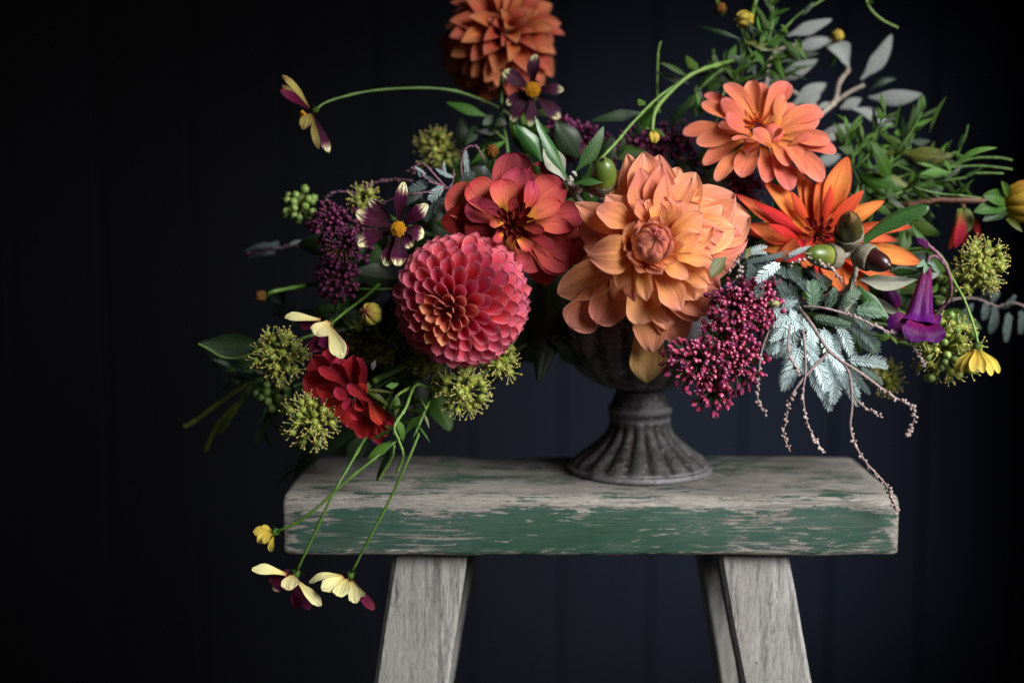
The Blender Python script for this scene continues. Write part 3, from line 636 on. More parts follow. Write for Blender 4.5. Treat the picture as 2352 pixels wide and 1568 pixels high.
# --- salmon dahlia
y0 = -.030
P0 = Wc(CB, 800, 980, y0); axis = V((-.05, -.85, .55))
th = T('dahlia', 'salmon pink dahlia with separate spoon shaped petals, highest on the silver leaf side', 'dahlia', P0, DG)
rows = [
 (532, 643, 165, 5, {'b': (775, 930), 'A': .8}), (738, 615, 140, 5, {'b': (795, 920), 'A': 1.2}), (812, 632, 120, 7, {'b': (805, 900)}), (1018, 630, 185, 5, {'b': (830, 945), 'A': .8}),
 (972, 720, 110, 3, {'b': (930, 980), 'A': -.5}), (1070, 800, 130, 7, {}), (1285, 855, 190, 5, {'b': (900, 990)}), (1255, 905, 150, 3, {'b': (920, 1020), 'twist': .4}),
 (1342, 1080, 150, 3, {'b': (960, 1050), 'A': .8}), (1388, 1160, 150, 4, {'b': (1000, 1120)}), (1195, 1030, 80, 1, {'b': (1020, 1115), 'A': -1., 'm': 'salmon'}),
 (1285, 1388, 200, 5, {'b': (940, 1090), 'A': .8}), (1155, 1335, 140, 3, {'b': (930, 1090)}), (1035, 1462, 190, 5, {'b': (880, 1110)}), (852, 1402, 165, 5, {'b': (815, 1120), 'A': .9}),
 (655, 1360, 200, 4, {'b': (770, 1120), 'A': .8}), (468, 1392, 150, 5, {'b': (690, 1130)}), (368, 1268, 160, 5, {'b': (680, 1080)}), (312, 1090, 150, 4, {'b': (680, 1030), 'twist': -.4}),
 (208, 1020, 150, 7, {'b': (600, 990)}), (352, 790, 140, 5, {'b': (660, 950)}), (375, 722, 130, 7, {'b': (660, 930)}),
 (513, 752, 150, 2, {'b': (740, 985), 'A': -.45}), (543, 868, 160, 1, {'b': (745, 1040), 'A': -.45, 'f': .012}), (748, 985, 130, -1, {'b': (890, 1130), 'A': -.5, 'f': .010, 'arch': .22, 'e': 1.6}),
 (588, 1073, 110, 1, {'b': (800, 1095), 'twist': .5, 'f': .01}), (975, 992, 70, 0, {'b': (900, 1060), 'f': .01}), (1020, 1272, 130, 2, {'b': (885, 1090)}), (700, 1180, 130, 3, {}), (1130, 1210, 150, 3, {'b': (930, 1080)}),
 (1150, 960, 140, 4, {'b': (920, 1010)}), (480, 960, 140, 4, {'b': (720, 1020)}), (640, 780, 120, 6, {'b': (760, 940)}), (900, 740, 130, 6, {'b': (830, 930)}),
]
rows = [(q[0], q[1], q[2] * .9, *q[3:]) for q in rows]
trace(th, CB, 810, 1010, y0, axis, rows, 'salmon', dl=.0032, lift=.0, tilt=.42, seed=21, vm=.66, ripple=.028, crease=.04)
g = G(); g.ball(Wd(1774, 309, y0 + .010), .0095, V((0, -1, 0)), .8, 12, 8); th.mesh('core', g, M['salmon'])
floret_knot(th, Wc(CB, 775, 950, y0 + .006), V((0, -.7, .7)), .008, 14, 'orange', 6, .008, .003)
stem_to_urn(th, P0 + V((0, .025, -.005)), V((0, 1, -.3)), .003)

# --- flame orange dahlia
y0 = -.045
P0 = Wc(CC, 920, 700, y0); axis = V((.1, -1, .2))
th = T('dahlia', 'flame orange and yellow pointed dahlia with a red eye behind the acorns', 'dahlia', P0, DG)
rows = [
 (1160, 98, 270, 5, {'b': (985, 640), 'e': 1.5, 'vm': .55, 'A': .5, 'twist': 0.}), (1032, 313, 105, 2, {'b': (960, 620), 'm': 'orange_red', 'A': -.8, 'e': 1.4}), (960, 250, 170, 6, {}), (845, 260, 190, 7, {'e': 1.5}),
 (755, 180, 180, 8, {'e': 1.5}), (728, 368, 110, 3, {'b': (865, 620), 'm': 'orange_red', 'A': -.8, 'e': 1.4}), (515, 290, 220, 6, {'b': (800, 640), 'e': 1.5, 'A': .6}), (440, 453, 120, 3, {'b': (810, 690), 'm': 'orange_red', 'A': -.7, 'e': 1.4}),
 (296, 385, 150, 6, {'b': (760, 680), 'e': 1.4, 'A': .9}), (395, 615, 200, 5, {'b': (800, 740), 'e': 1.5}), (552, 622, 110, 1, {'b': (775, 720), 'm': 'orange_red', 'e': 1.4, 'A': -.5}), (392, 690, 190, 7, {'m': 'orange_red', 'e': 1.4}),
 (455, 800, 200, 7, {'e': 1.4}), (600, 900, 220, 6, {'e': 1.4}), (640, 850, 130, 8, {'m': 'orange_red'}), (668, 900, 110, 3, {'b': (850, 860), 'm': 'orange_red', 'e': 1.4}), (820, 950, 180, 7, {}),
 (1283, 358, 150, 4, {'b': (990, 670), 'm': 'orange_red', 'e': 1.5, 'A': .9}), (1150, 470, 150, 5, {'e': 1.4}), (1440, 440, 160, 7, {'b': (1000, 680), 'e': 1.6}), (1540, 745, 140, 6, {'e': 1.5}), (1655, 640, 140, 8, {'e': 1.5}),
 (1725, 918, 190, 7, {'b': (1000, 780), 'e': 1.4, 'vm': .7}), (1600, 1105, 150, 8, {'b': (1000, 800), 'e': 1.5, 'vm': .7}), (1330, 1210, 230, 9, {'e': 1.5}), (1130, 1150, 200, 8, {'e': 1.5}), (1480, 1000, 190, 9, {}), (950, 1080, 200, 9, {'m': 'orange_red'}),
 (1430, 820, 200, 8, {}), (770, 740, 90, 0, {'b': (820, 790), 'e': 1.8, 'A': 1.1, 'f': .008, 'm': 'orange_red'}), (620, 520, 170, 6, {}), (1080, 350, 200, 7, {}),
]
rows = [(q[0], q[1], q[2] * .76, *q[3:]) for q in rows]
trace(th, CC, 930, 720, y0, axis, rows, 'orange', dl=.0032, lift=.006, tilt=.12, seed=31, vm=.5, ripple=.015, base=.4)
floret_knot(th, Wc(CC, 925, 690, y0 + .002), V((0, -1, .2)), .011, 18, 'red_dark', 9, .008, .004)
stem_to_urn(th, P0 + V((0, .03, 0)), V((0, 1, -.2)), .003)

# --- burnt orange dahlia on top, seen from the side
y0 = .11
BC = Wd(1150, 98, y0); RB = 138 * (y0 + 1.25) / FX
th = T('dahlia', 'burnt orange pompon dahlia out of focus above the rest at the top', 'dahlia', BC, DG)
ax = V((.20, -.72, -.05)).normalized(); ax = V((.30, -.85, .40)).normalized(); a = ax.orthogonal().normalized(); b = ax.cross(a); r = random.Random(17)
NP = 150; FM = 2.5
for i in range(NP):
    q = (i + .8) / NP; ph = FM * q ** .62; an = i * 2.39996 + r.uniform(-.12, .12); rad = a * math.cos(an) + b * math.sin(an)
    ph2 = ph * .8; d0 = ax * math.cos(ph2) + rad * math.sin(ph2)
    phe = ph + .18 + r.uniform(-.08, .08); d1 = ax * math.cos(phe) + rad * math.sin(phe)
    p0 = BC + d0 * RB * .30; p1 = BC + d1 * RB * r.uniform(.90, 1.06) * (1 if ph > .5 else .82)
    up = ax * math.sin(ph) - rad * math.cos(ph) + d0 * .1
    g = G(); g.add(*petal(p0, p1, RB * (.33 if ph > .7 else .25) * r.uniform(.9, 1.12), up, A=r.uniform(.7, 1.2), arch=.06, base=.45, vm=.62, e=1.6, curl=-.22, ripple=.03, nu=7, nv=9, r=r, twist=r.uniform(-.3, .3)))
    th.mesh('petal', g, M['top'], org=p0)
g = G(); g.ball(BC, RB * .34, ax, 1, 14, 8); th.mesh('core', g, M['orange_red'])
g = G(); g.tube(spline([BC + V((.01, .03, -.03)), BC + V((.02, .0, -.07)), BC + V((.05, -.06, -.16)), MOUTH + V((-.01, 0, .02)), MOUTH + V((0, 0, -.05))], 20), .003); th.mesh('stem', g, M['stem'])

# --- crimson dahlia facing down
y0 = -.098
P0 = Wc(CK, 1050, 900, y0); axis = V((-.22, -.95, -.12))
th = T('dahlia', 'deep crimson dahlia hanging face down under the cream backed cosmos', 'dahlia', P0, DG)
rows = [
 (355, 590, 430, 8, {'b': (950, 760), 'vm': .7}), (480, 290, 400, 9, {'b': (930, 740), 'vm': .7}), (680, 190, 320, 10, {'b': (950, 700)}), (845, 300, 260, 7, {'b': (1000, 700)}),
 (1075, 268, 320, 6, {'b': (1130, 740), 'e': 1.6, 'A': 1.0, 'twist': -.3}), (1110, 300, 200, 8, {'b': (1240, 750), 'A': .6, 'twist': .5}), (770, 390, 320, 5, {'b': (1060, 740), 'vm': .7}),
 (530, 720, 230, 5, {'b': (980, 860)}), (575, 455, 160, 4, {'b': (930, 680), 'twist': .5}), (985, 690, 170, 3, {'b': (1350, 950), 'twist': .3}), (670, 990, 360, 6, {'b': (1080, 900), 'vm': .68}),
 (830, 1180, 320, 6, {'b': (1100, 980)}), (1010, 1320, 360, 6, {'b': (1180, 960), 'vm': .68}), (1280, 1480, 380, 7, {'b': (1220, 960), 'vm': .7}), (1670, 1275, 230, 7, {'b': (1330, 920), 'e': 1.7, 'vm': .66}),
 (1495, 1265, 200, 5, {'b': (1300, 900), 'A': 1.0}), (1560, 1430, 220, 8, {'b': (1300, 1050)}), (1490, 1545, 200, 8, {'b': (1290, 1150)}), (1230, 1060, 160, 1, {'b': (1130, 880), 'A': 1.3}), (950, 1060, 150, 1, {'b': (1050, 900), 'A': 1.3}), (1110, 1210, 150, 2, {'b': (1130, 980), 'A': 1.2}),
 (1240, 690, 250, 7, {'b': (1150, 900)}), (600, 850, 300, 8, {}), (1400, 1100, 240, 6, {}), (800, 760, 200, 3, {}),
]
trace(th, CK, 1100, 920, y0, axis, rows, 'crimson', dl=.0035, lift=.004, seed=44, vm=.66, ripple=.04, tilt=.0)
g = G(); r = random.Random(2)
for tx, ty, wd in ((1580, 1000, 110), (1480, 880, 120), (1330, 640, 90), (1650, 820, 60)):
    g.add(*petal(Wc(CK, 1250, 780, y0 + .03), Wc(CK, tx, ty, y0 + .035), pxm(CK, wd, y0), V((.5, -.6, .5)), A=.4, vm=.4, e=1.4, r=r))
th.mesh('calyx', g, M['leaf_ol'])
stem_to_urn(th, P0 + V((.015, .03, .01)), V((.5, .8, .2)), .003)

# ------------------------------------------------------------------ dahlia buds
def bud(name, label, ctr, dep, rad, ax, mat, n, seed, stem=None, el=1.1, half=.5, group='flower buds', cat='flower bud', open_=.0, sepals=0, sm='stem', smat='leaf', tip=.05, r_st=.0018, c=FULL):
    P = Wc(c, *ctr, dep); R = pxm(c, rad, dep); ax = V(ax).normalized(); r = random.Random(seed)
    th = T(name, label, cat, P, group)
    for i in range(n):
        g = G(); g.add(*wrap(P, ax, R * r.uniform(.96, 1.04), i * 2 * pi / n + r.uniform(-.1, .1), half, 2.9, tip + r.uniform(0, .12), el=el, out=open_, nu=5, nv=9))
        th.mesh('petal', g, M[mat], org=P)
    g = G(); g.ball(P, R * .9, ax, el, 10, 7); th.mesh('core', g, M[mat])
    if sepals:
        a = ax.orthogonal().normalized(); b = ax.cross(a)
        for i in range(sepals):
            an = i * 2 * pi / sepals + .3; d = a * math.cos(an) + b * math.sin(an); p0 = P - ax * R * el * .95
            g = G(); g.add(*petal(p0, p0 + d * R * 1.3 + ax * R * r.uniform(-.3, .5), R * .35, ax, A=.3, curl=-.2, vm=.35, e=1.4, base=.7, nu=3, nv=6, r=r))
            th.mesh('sepal', g, M[smat], org=p0)
    if stem:
        pts = [P - ax * R * el * .9] + [Wc(c, q[0], q[1], q[2]) for q in stem]
        g = G(); g.tube(spline(pts, 22), r_st, r_st * 1.15); th.mesh('stem', g, M[sm])
    return th
bud('flower_bud', 'striped yellow green dahlia bud beside the pink ball dahlia', (1585, 1150), -.085, 92, (-.35, -.8, .25), 'budpetal', 7, 1, [(1640, 1290, -.05), (1800, 1400, -.02)], c=CD, el=1.05, half=.62)
th = bud('flower_bud', 'drooping bud with cream heart and hanging red sepals', (2050, 590), -.005, 75, (.05, -.1, -1), 'creambud', 6, 2, [(2040, 470, .0), (2000, 440, .0), (1850, 435, .0), (1600, 480, .01)], c=CC, el=1.3, half=.6, sm='stem_br', r_st=.002)
r = random.Random(3)
for bx, tx, ty, wd, f in ((2010, 1935, 815, 80, .01), (2030, 1985, 805, 95, .018), (2080, 2165, 725, 60, .0), (2040, 2040, 790, 60, -.03)):
    p0 = Wc(CC, bx, 500, -.005 - f * .8); g = G()
    g.add(*petal(p0, Wc(CC, tx, ty, -.005 - f), pxm(CC, wd, 0), V((.1, -1, 0)), A=.6, vm=.6, e=1.5, arch=.12, r=r)); th.mesh('sepal', g, M['redbud'], org=p0)
th = bud('flower_bud', 'half open yellow and rust dahlia bud cut by the picture edge', (2420, 900), .0, 420, (1, -.2, .05), 'yellowred', 9, 5, [(1500, 870, .0), (1000, 860, .0), (500, 900, .01), (0, 960, .02)], c=CM, el=1.15, half=.5, sm='stem_br', open_=.12, tip=.25, r_st=.0025)
for bx, by, tx, ty, wd, m in ((1980, 860, 1560, 760, 330, 'leaf'), (1980, 950, 1380, 1080, 300, 'leaf'), (2000, 1050, 1560, 1250, 260, 'leaf_dk'), (2050, 760, 1920, 480, 160, 'leaf_lt'), (2030, 1200, 2320, 1460, 130, 'leaf_ol')):
    p0 = Wc(CM, bx, by, -.02); g = G()
    g.add(*petal(p0, Wc(CM, tx, ty, -.03), pxm(CM, wd, 0), V((-.2, -1, .3)), A=.5, vm=.45, e=1.6, arch=.1, base=.6, r=r)); th.mesh('bract', g, M[m], org=p0)
# cosmos buds
bud('flower_bud', 'round yellow bud hanging from the arching green stem', (1868, 1050), -.02, 45, (.1, -.4, -.9), 'wilt', 6, 6, [(1858, 980, -.02), (1895, 820, -.01), (2100, 610, .01), (2250, 530, .02), (2352, 500, .03), (2480, 460, .05)], c=CF, sepals=6, sm='stem_b')
bud('flower_bud', 'tiny brown tipped bud out on a short green stem', (745, 1010), -.05, 46, (-.95, -.3, -.1), 'brownbud', 6, 7, [(830, 980, -.05), (950, 955, -.04), (1120, 925, -.02), (1300, 900, .0)], c=CD, sepals=7)
bud('flower_bud', 'round dark olive bud alone at the top edge', (497, 66), .06, 46, (.1, -.8, .3), 'brownbud', 6, 8, [(470, 0, .08), (440, -120, .09)], c=CB, sepals=7)
bud('flower_bud', 'crumpled yellow bud half open under a stem at the top edge', (690, 150), .05, 62, (-.8, -.5, -.1), 'wilt', 5, 9, [(745, 100, .05), (770, 0, .05), (790, -150, .06)], c=CB, sepals=5, open_=.25, tip=.4, sm='stem_b')
bud('flower_bud', 'blurred yellow bud in front of the big silver leaf', (1395, 275), .07, 48, (.1, -.9, .3), 'wilt', 6, 10, [(1400, 330, .10), (1350, 500, .11)], c=CB, sepals=6)
bud('flower_bud', 'small brown and olive bud between grey fronds and oak leaves', (630, 1160), -.02, 58, (0, -.9, .3), 'brownbud', 7, 11, [(640, 1230, .02), (700, 1400, .04)], c=CF, sepals=6)

# ------------------------------------------------------------------ cosmos
CGp = 'two coloured cosmos flowers'
def cosmos(label, c, cx, cy, y0, axis, rows, disc=0, stem=None, calyx=None, seed=1, m='cosmos', lift=.0, sm='stem', dpos=None, tilt=0, name='cosmos_flower', group=CGp, cat='cosmos flower', **kw):
    axis = V(axis).normalized(); P = Wc(c, cx, cy, y0); th = T(name, label, cat, P, group); fixed = []
    for q in rows:      # hanging flowers turn the backs of their petals to the front
        o = dict(q[4]) if len(q) > 4 else {}
        if axis.z < -.35 or axis.x < -.6:
            o.setdefault('up', (-.15, -1, .55) if o.get('m', m) in ('cosmos_pale', 'wilt', 'cosmos_shaded') else (.2, -1, -.1))
        fixed.append((*q[:4], o))
    rows = fixed
    trace(th, c, cx, cy, y0, axis, rows, m, dl=.002, lift=lift, seed=seed, tilt=tilt, **{**dict(vm=.68, e=3.2, teeth=.13, A=.35, base=.28, open_tip=.0, ripple=.03, nu=12), **kw})
    r = random.Random(seed)
    if disc:
        R = pxm(c, disc, y0); g = G(); a = axis.orthogonal().normalized(); b = axis.cross(a); D = Wc(c, *(dpos or (cx, cy)), y0 - .004)
        for i in range(60):
            q = math.sqrt((i + .5) / 60); an = i * 2.39996
            g.ball(D + (a * math.cos(an) + b * math.sin(an)) * q * R + axis * R * (.55 * (1 - q * q) + r.uniform(0, .18)), R * .15, axis, 1.7, 6, 4)
        g.ball(D, R * .85, axis, .35, 12, 6); th.mesh('disc', g, M['disc'])
    if calyx:
        kx, ky, kr = calyx; kc = Wc(c, kx, ky, y0 + .004); R = pxm(c, kr, y0); g = G(); g.ball(kc, R, axis, 1.15, 10, 6); a = axis.orthogonal().normalized(); b = axis.cross(a)
        for i in range(7):
            an = i * .9; d = a * math.cos(an) + b * math.sin(an)
            g.add(*petal(kc - axis * R * .6, kc - axis * R * r.uniform(.2, 1.) + d * R * r.uniform(1.8, 2.6), R * .5, axis, A=.3, vm=.35, e=1.4, nu=3, nv=5, r=r))
        th.mesh('calyx', g, M['leaf_lt'])
    if stem:
        g = G(); g.tube(spline([Wc(q[3] if len(q) > 3 else c, q[0], q[1], q[2]) for q in stem], 30), .0011, .0014); th.mesh('stem', g, M[sm])
    return th
cosmos('maroon cosmos with white tipped petals facing out beside the pink ball dahlia', CD, 1795, 500, -.105, (-.05, -1, .1),
 [(1462, 372, 137, 3), (1570, 268, 94, 5, {'b': (1740, 420)}), (1838, 135, 98, 4), (2022, 310, 111, 5), (1995, 548, 120, 6, {'f': -.01}), (1790, 790, 129, 3, {'b': (1790, 540)}), (1690, 790, 111, 4, {'b': (1770, 540)}), (1468, 625, 129, 2), (1900, 640, 120, 6)], teeth=.22, A=.5, disc=58, seed=5, lift=.004,
 stem=[(1800, 505, -.095), (1830, 520, -.06), (2000, 600, -.02), (2300, 700, .02)])
cosmos('dark maroon cosmos with greenish tips in front of the burnt orange dahlia', CF, 940, 690, .02, (.1, -1, .1),
 [(965, 415, 98, 2), (715, 545, 116, 3), (1180, 690, 90, 2), (1145, 915, 120, 2), (915, 972, 94, 1), (775, 935, 103, 2), (735, 800, 86, 3), (880, 880, 77, 4)], teeth=.16, A=.5, m='cosmos_deep', disc=58, seed=8, lift=.006,
 stem=[(940, 690, .03), (960, 760, .05), (900, 1000, .05), (860, 1300, .04), (900, 1500, .03)])
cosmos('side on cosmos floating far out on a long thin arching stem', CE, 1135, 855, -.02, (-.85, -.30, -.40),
 [(905, 572, 62, 2, {'m': 'cosmos_shaded', 'f': .01, 'twist': .5}), (905, 650, 50, 1, {'m': 'cosmos_shaded', 'f': .016, 'twist': -.3}), (888, 688, 70, 0, {'m': 'cosmos_dark', 'f': .02, 'twist': .2}), (1072, 995, 95, -2, {'f': .022, 'm': 'cosmos_shaded', 'twist': 0}), (1265, 1172, 70, 2, {'m': 'cosmos', 'f': .0}), (1188, 1142, 60, 0, {'f': .012, 'm': 'cosmos_shaded'})], disc=50, dpos=(1085, 895), seed=12, calyx=(1160, 845, 24), A=.25,
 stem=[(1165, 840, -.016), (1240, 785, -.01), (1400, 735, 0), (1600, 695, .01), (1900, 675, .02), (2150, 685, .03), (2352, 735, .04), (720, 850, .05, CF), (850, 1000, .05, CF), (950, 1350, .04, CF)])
cosmos('nodding cosmos showing cream petal backs above the crimson dahlia', CD, 1262, 1228, -.105, (-.45, -.55, -.70),
 [(918, 1168, 110, 3, {'b': (1200, 1195), 'm': 'cosmos_pale', 'twist': .5, 'bend': -.06}), (1030, 1215, 130, 5, {'m': 'cosmos_dark', 'b': (1190, 1190)}), (1170, 1320, 165, 0, {'m': 'cosmos_pale', 'b': (1265, 1205), 'twist': 0, 'f': .012}), (1372, 1492, 130, -1, {'m': 'cosmos_pale', 'b': (1268, 1240), 'twist': .1, 'f': .012}), (1400, 1470, 90, 2, {'m': 'cosmos_dark', 'b': (1300, 1260)}), (1130, 1440, 130, 6, {'m': 'cosmos_dark', 'f': .0}), (1230, 1420, 130, 6, {'m': 'cosmos_dark'}), (1110, 1490, 60, 7, {'m': 'cosmos_pale', 'b': (1140, 1390)})], seed=15, calyx=(1278, 1222, 28),
 stem=[(1285, 1220, -.10), (1380, 1140, -.08), (1540, 1020, -.05), (1650, 920, -.02)])
cosmos('hanging cosmos with a bent cream petal, lowest and outermost under the stool seat', CJ, 530, 1125, -.12, (-.25, -.25, -1),
 [(198, 1062, 100, 2, {'b': (470, 1105), 'm': 'cosmos_pale', 'twist': .4, 'f': .005}), (488, 1225, 140, -1, {'b': (515, 1105), 'm': 'cosmos_pale', 'f': .02}), (735, 1345, 90, 1, {'b': (555, 1155), 'm': 'cosmos_pale', 'twist': -.3, 'f': .01}), (330, 1150, 110, 4, {'b': (490, 1130), 'm': 'cosmos_dark'}), (548, 1362, 85, 4, {'m': 'cosmos_dark', 'b': (530, 1180)}), (645, 1375, 85, 5, {'m': 'cosmos_dark', 'b': (560, 1190)}), (365, 1222, 80, 5, {'b': (480, 1150), 'm': 'cosmos'}), (440, 1080, 70, 3, {'m': 'cosmos_dark'})], seed=19, calyx=(540, 1095, 36),
 stem=[(550, 1070, -.118), (640, 880, -.12), (830, 480, -.115), (950, 270, -.10), (1060, 80, -.08), (1200, -150, -.05), (1330, -420, -.02)])
cosmos('hanging cosmos with four cream petals, below the seat closest to the leg', CJ, 960, 1135, -.12, (-.10, -.30, -1),
 [(638, 1165, 85, 2, {'b': (890, 1112), 'm': 'cosmos_pale', 'twist': .5}), (735, 1225, 120, 0, {'b': (905, 1120), 'm': 'cosmos_pale', 'f': .012}), (880, 1278, 140, -1, {'b': (930, 1135), 'm': 'cosmos_pale', 'f': .02}), (1005, 1325, 100, 1, {'b': (960, 1150), 'm': 'cosmos_pale', 'f': .01}), (1140, 1378, 75, 3, {'b': (985, 1160), 'm': 'cosmos_dark'}), (1065, 1275, 70, 1, {'b': (975, 1145), 'm': 'cosmos_pale', 'twist': .5}), (1040, 1310, 60, 4, {'m': 'cosmos_dark'})], seed=23, calyx=(957, 1108, 32),
 stem=[(968, 1085, -.118), (1100, 830, -.12), (1250, 550, -.115), (1380, 270, -.11), (1480, 30, -.10), (1900, 1180, -.095, CG), (1990, 970, -.08, CG), (2060, 800, -.05, CG)])
WG = 'wilted yellow flowers'
cosmos('small wilted yellow flower nodding just off the end of the seat', CJ, 375, 785, -.12, (-.8, -.4, -.5),
 [(212, 772, 85, 2), (243, 858, 80, 1, {'f': .008}), (300, 870, 65, 0, {'f': .014}), (348, 932, 55, 2), (270, 740, 60, 4)], seed=27, m='wilt', calyx=(385, 778, 30), name='wilted_flower', group=WG, cat='wilted flower', e=2., teeth=.04, nu=8,
 stem=[(395, 775, -.118), (440, 755, -.12), (560, 700, -.12), (740, 560, -.118), (950, 370, -.11), (1150, 210, -.10), (1320, 70, -.085), (1550, -150, -.05)])
cosmos('wilted yellow flower with drooping petals over the green berry umbel', CI, 1990, 930, -.095, (.1, -.35, -1),
 [(1825, 1105, 60, 3), (1878, 1132, 65, 1, {'f': .006}), (1958, 1122, 75, 0, {'f': .012}), (2040, 1130, 70, 0, {'f': .012}), (2105, 1152, 70, 1, {'f': .008}), (2165, 1130, 60, 2, {'f': .0}), (2090, 1080, 70, 4), (1920, 1090, 60, 3)], seed=33, m='wilt', calyx=(1992, 925, 34), name='wilted_flower', group=WG, cat='wilted flower', e=1.9, teeth=.0, nu=8, A=.7, sm='stem_b',
 stem=[(1998, 900, -.093), (1975, 800, -.09), (1900, 580, -.08), (1800, 400, -.065), (1720, 240, -.04), (1600, 180, -.02), (1400, 200, .0)])

# ------------------------------------------------------------------ ivy umbels
r = random.Random(50)
FLO = []; BER = []
for k in range(4):
    g = G(); Z = V((0, 0, 1)); s = .0038
    g.lathe(V((0, 0, -.001)), Z, [(-s * .8, s * .3), (-s * .3, s * .85), (s * .3, s), (s * .65, s * .8), (s * .8, s * .4), (s * 1.25, s * .16)], 8)
    for i in range((5, 4, 3, 5)[k]):
        an = i * 2 * pi / 5 + r.uniform(-.4, .4); d = V((math.cos(an), math.sin(an), 0)); L = s * r.uniform(.5, 1.45)
        p = [d * s * .5 + Z * s * .3, d * s * 1.2 + Z * (s * .5 + L * .5), d * s * (1.3 + r.uniform(-.1, .5)) + Z * (s * .5 + L)]
        g.tube(p, s * .09, s * .07, 4, 1, False); g.ball(p[-1], s * .19, d, 1.4, 6, 4, 2)
    FLO.append(g.build('floret', [M['umb'], M['umb_s'], M['umb_y']]))
    g = G(); s = .0036
    g.lathe(V(), Z, [(-s, s * .2), (-s * .6, s * .75), (0, s), (s * .55, s * .85), (s * .85, s * .5), (s * .9, s * .25), (s * 1.15, s * .12)], 10); BER.append(g.build('berry', M['berry']))
def umbel(label, c, cx, cy, dep, rad, n, seed, kind='f', ax=(0, -1, .1), stem=None, cover=2.0, size=1.):
    n = int(n * .9); r = random.Random(seed); P = Wc(c, cx, cy, dep); R = pxm(c, rad, dep); ax = V(ax).normalized(); a = ax.orthogonal().normalized(); b = ax.cross(a)
    th = T('ivy_umbel', label, 'ivy flower', P, 'ivy flower umbels'); gs = G()
    for i in range(n):
        ph = math.acos(1 - (1 - math.cos(cover)) * (i + .5) / n); an = i * 2.39996 + r.uniform(-.2, .2)
        d = (ax * math.cos(ph) + (a * math.cos(an) + b * math.sin(an)) * math.sin(ph)); rr = R * r.uniform(.50, .92)
        d = (d + V((r.uniform(-.1, .1), r.uniform(-.1, .1), r.uniform(-.1, .1)))).normalized()
        isb = kind == 'b' or (kind == 'm' and r.random() < .4)
        th.put('berry' if isb else 'floret', r.choice(BER if isb else FLO), P + d * rr, d.to_track_quat('Z', 'Y').to_euler(), r.uniform(.85, 1.15) * size)
        gs.tube([P - ax * R * .25, P + d * rr * .5, P + d * (rr - .002)], .0007, .0007, 5)
    th.mesh('stalks', gs, M['umb'])
    st = stem or [(cx + (2352 * .6 - cx) * 0, cy, dep)]
    g = G(); e = MOUTH + V(((P.x - MOUTH.x) * .3, .02, .02)); q = P - ax * R * .3
    g.tube(spline([q, q + V((0, .03, -.005)) * 1, q.lerp(e, .5) + V((0, .01, .0)), e], 14), .0016, .002); th.mesh('stem', g, M['stem'])
    return th
umbel('blurred yellow ivy umbel behind the grey fronds above the coral dahlia', FULL, 1068, 365, .06, 52, 30, 1)
umbel('small open umbel of green ivy berries, highest beside the plum sedum', FULL, 735, 505, .0, 50, 24, 2, 'b')
umbel('yellow anthered ivy umbel between dark leaf and crimson dahlia', FULL, 682, 865, -.07, 70, 42, 3)
umbel('yellow anthered ivy umbel below the crimson dahlia', FULL, 760, 1025, -.08, 68, 44, 4)
umbel('ivy umbel hanging under the pink ball dahlia', FULL, 1128, 950, -.07, 66, 40, 5)
umbel('ivy umbel peeping out between pink dahlia and dark drooping leaf', FULL, 1222, 880, -.055, 46, 22, 6)
umbel('pale green ivy umbel above the purple bell flower, on the outer side', FULL, 2388, 652, -.05, 74, 48, 7)
umbel('large ivy umbel of green berries below the purple bell flower', FULL, 2305, 850, -.06, 92, 66, 8, 'm')
umbel('dim umbel of loose green berries in shade behind the crimson dahlia', FULL, 668, 968, -.03, 48, 18, 9, 'b')
umbel('ivy umbel half hidden behind pale blue grey fronds', FULL, 2165, 925, -.03, 40, 20, 10)
umbel('shaded ivy umbel behind the striped yellow green bud', FULL, 905, 840, -.02, 66, 28, 11)
umbel('ivy umbel squeezed under the lower rim of the pink dahlia', FULL, 1045, 885, -.04, 40, 18, 12)
umbel('small ivy umbel beside the purple bell flower stem', FULL, 2300, 700, -.03, 45, 18, 13, 'b')
umbel('faint row of ivy florets above the plum sedum', FULL, 885, 492, -.01, 36, 16, 14)

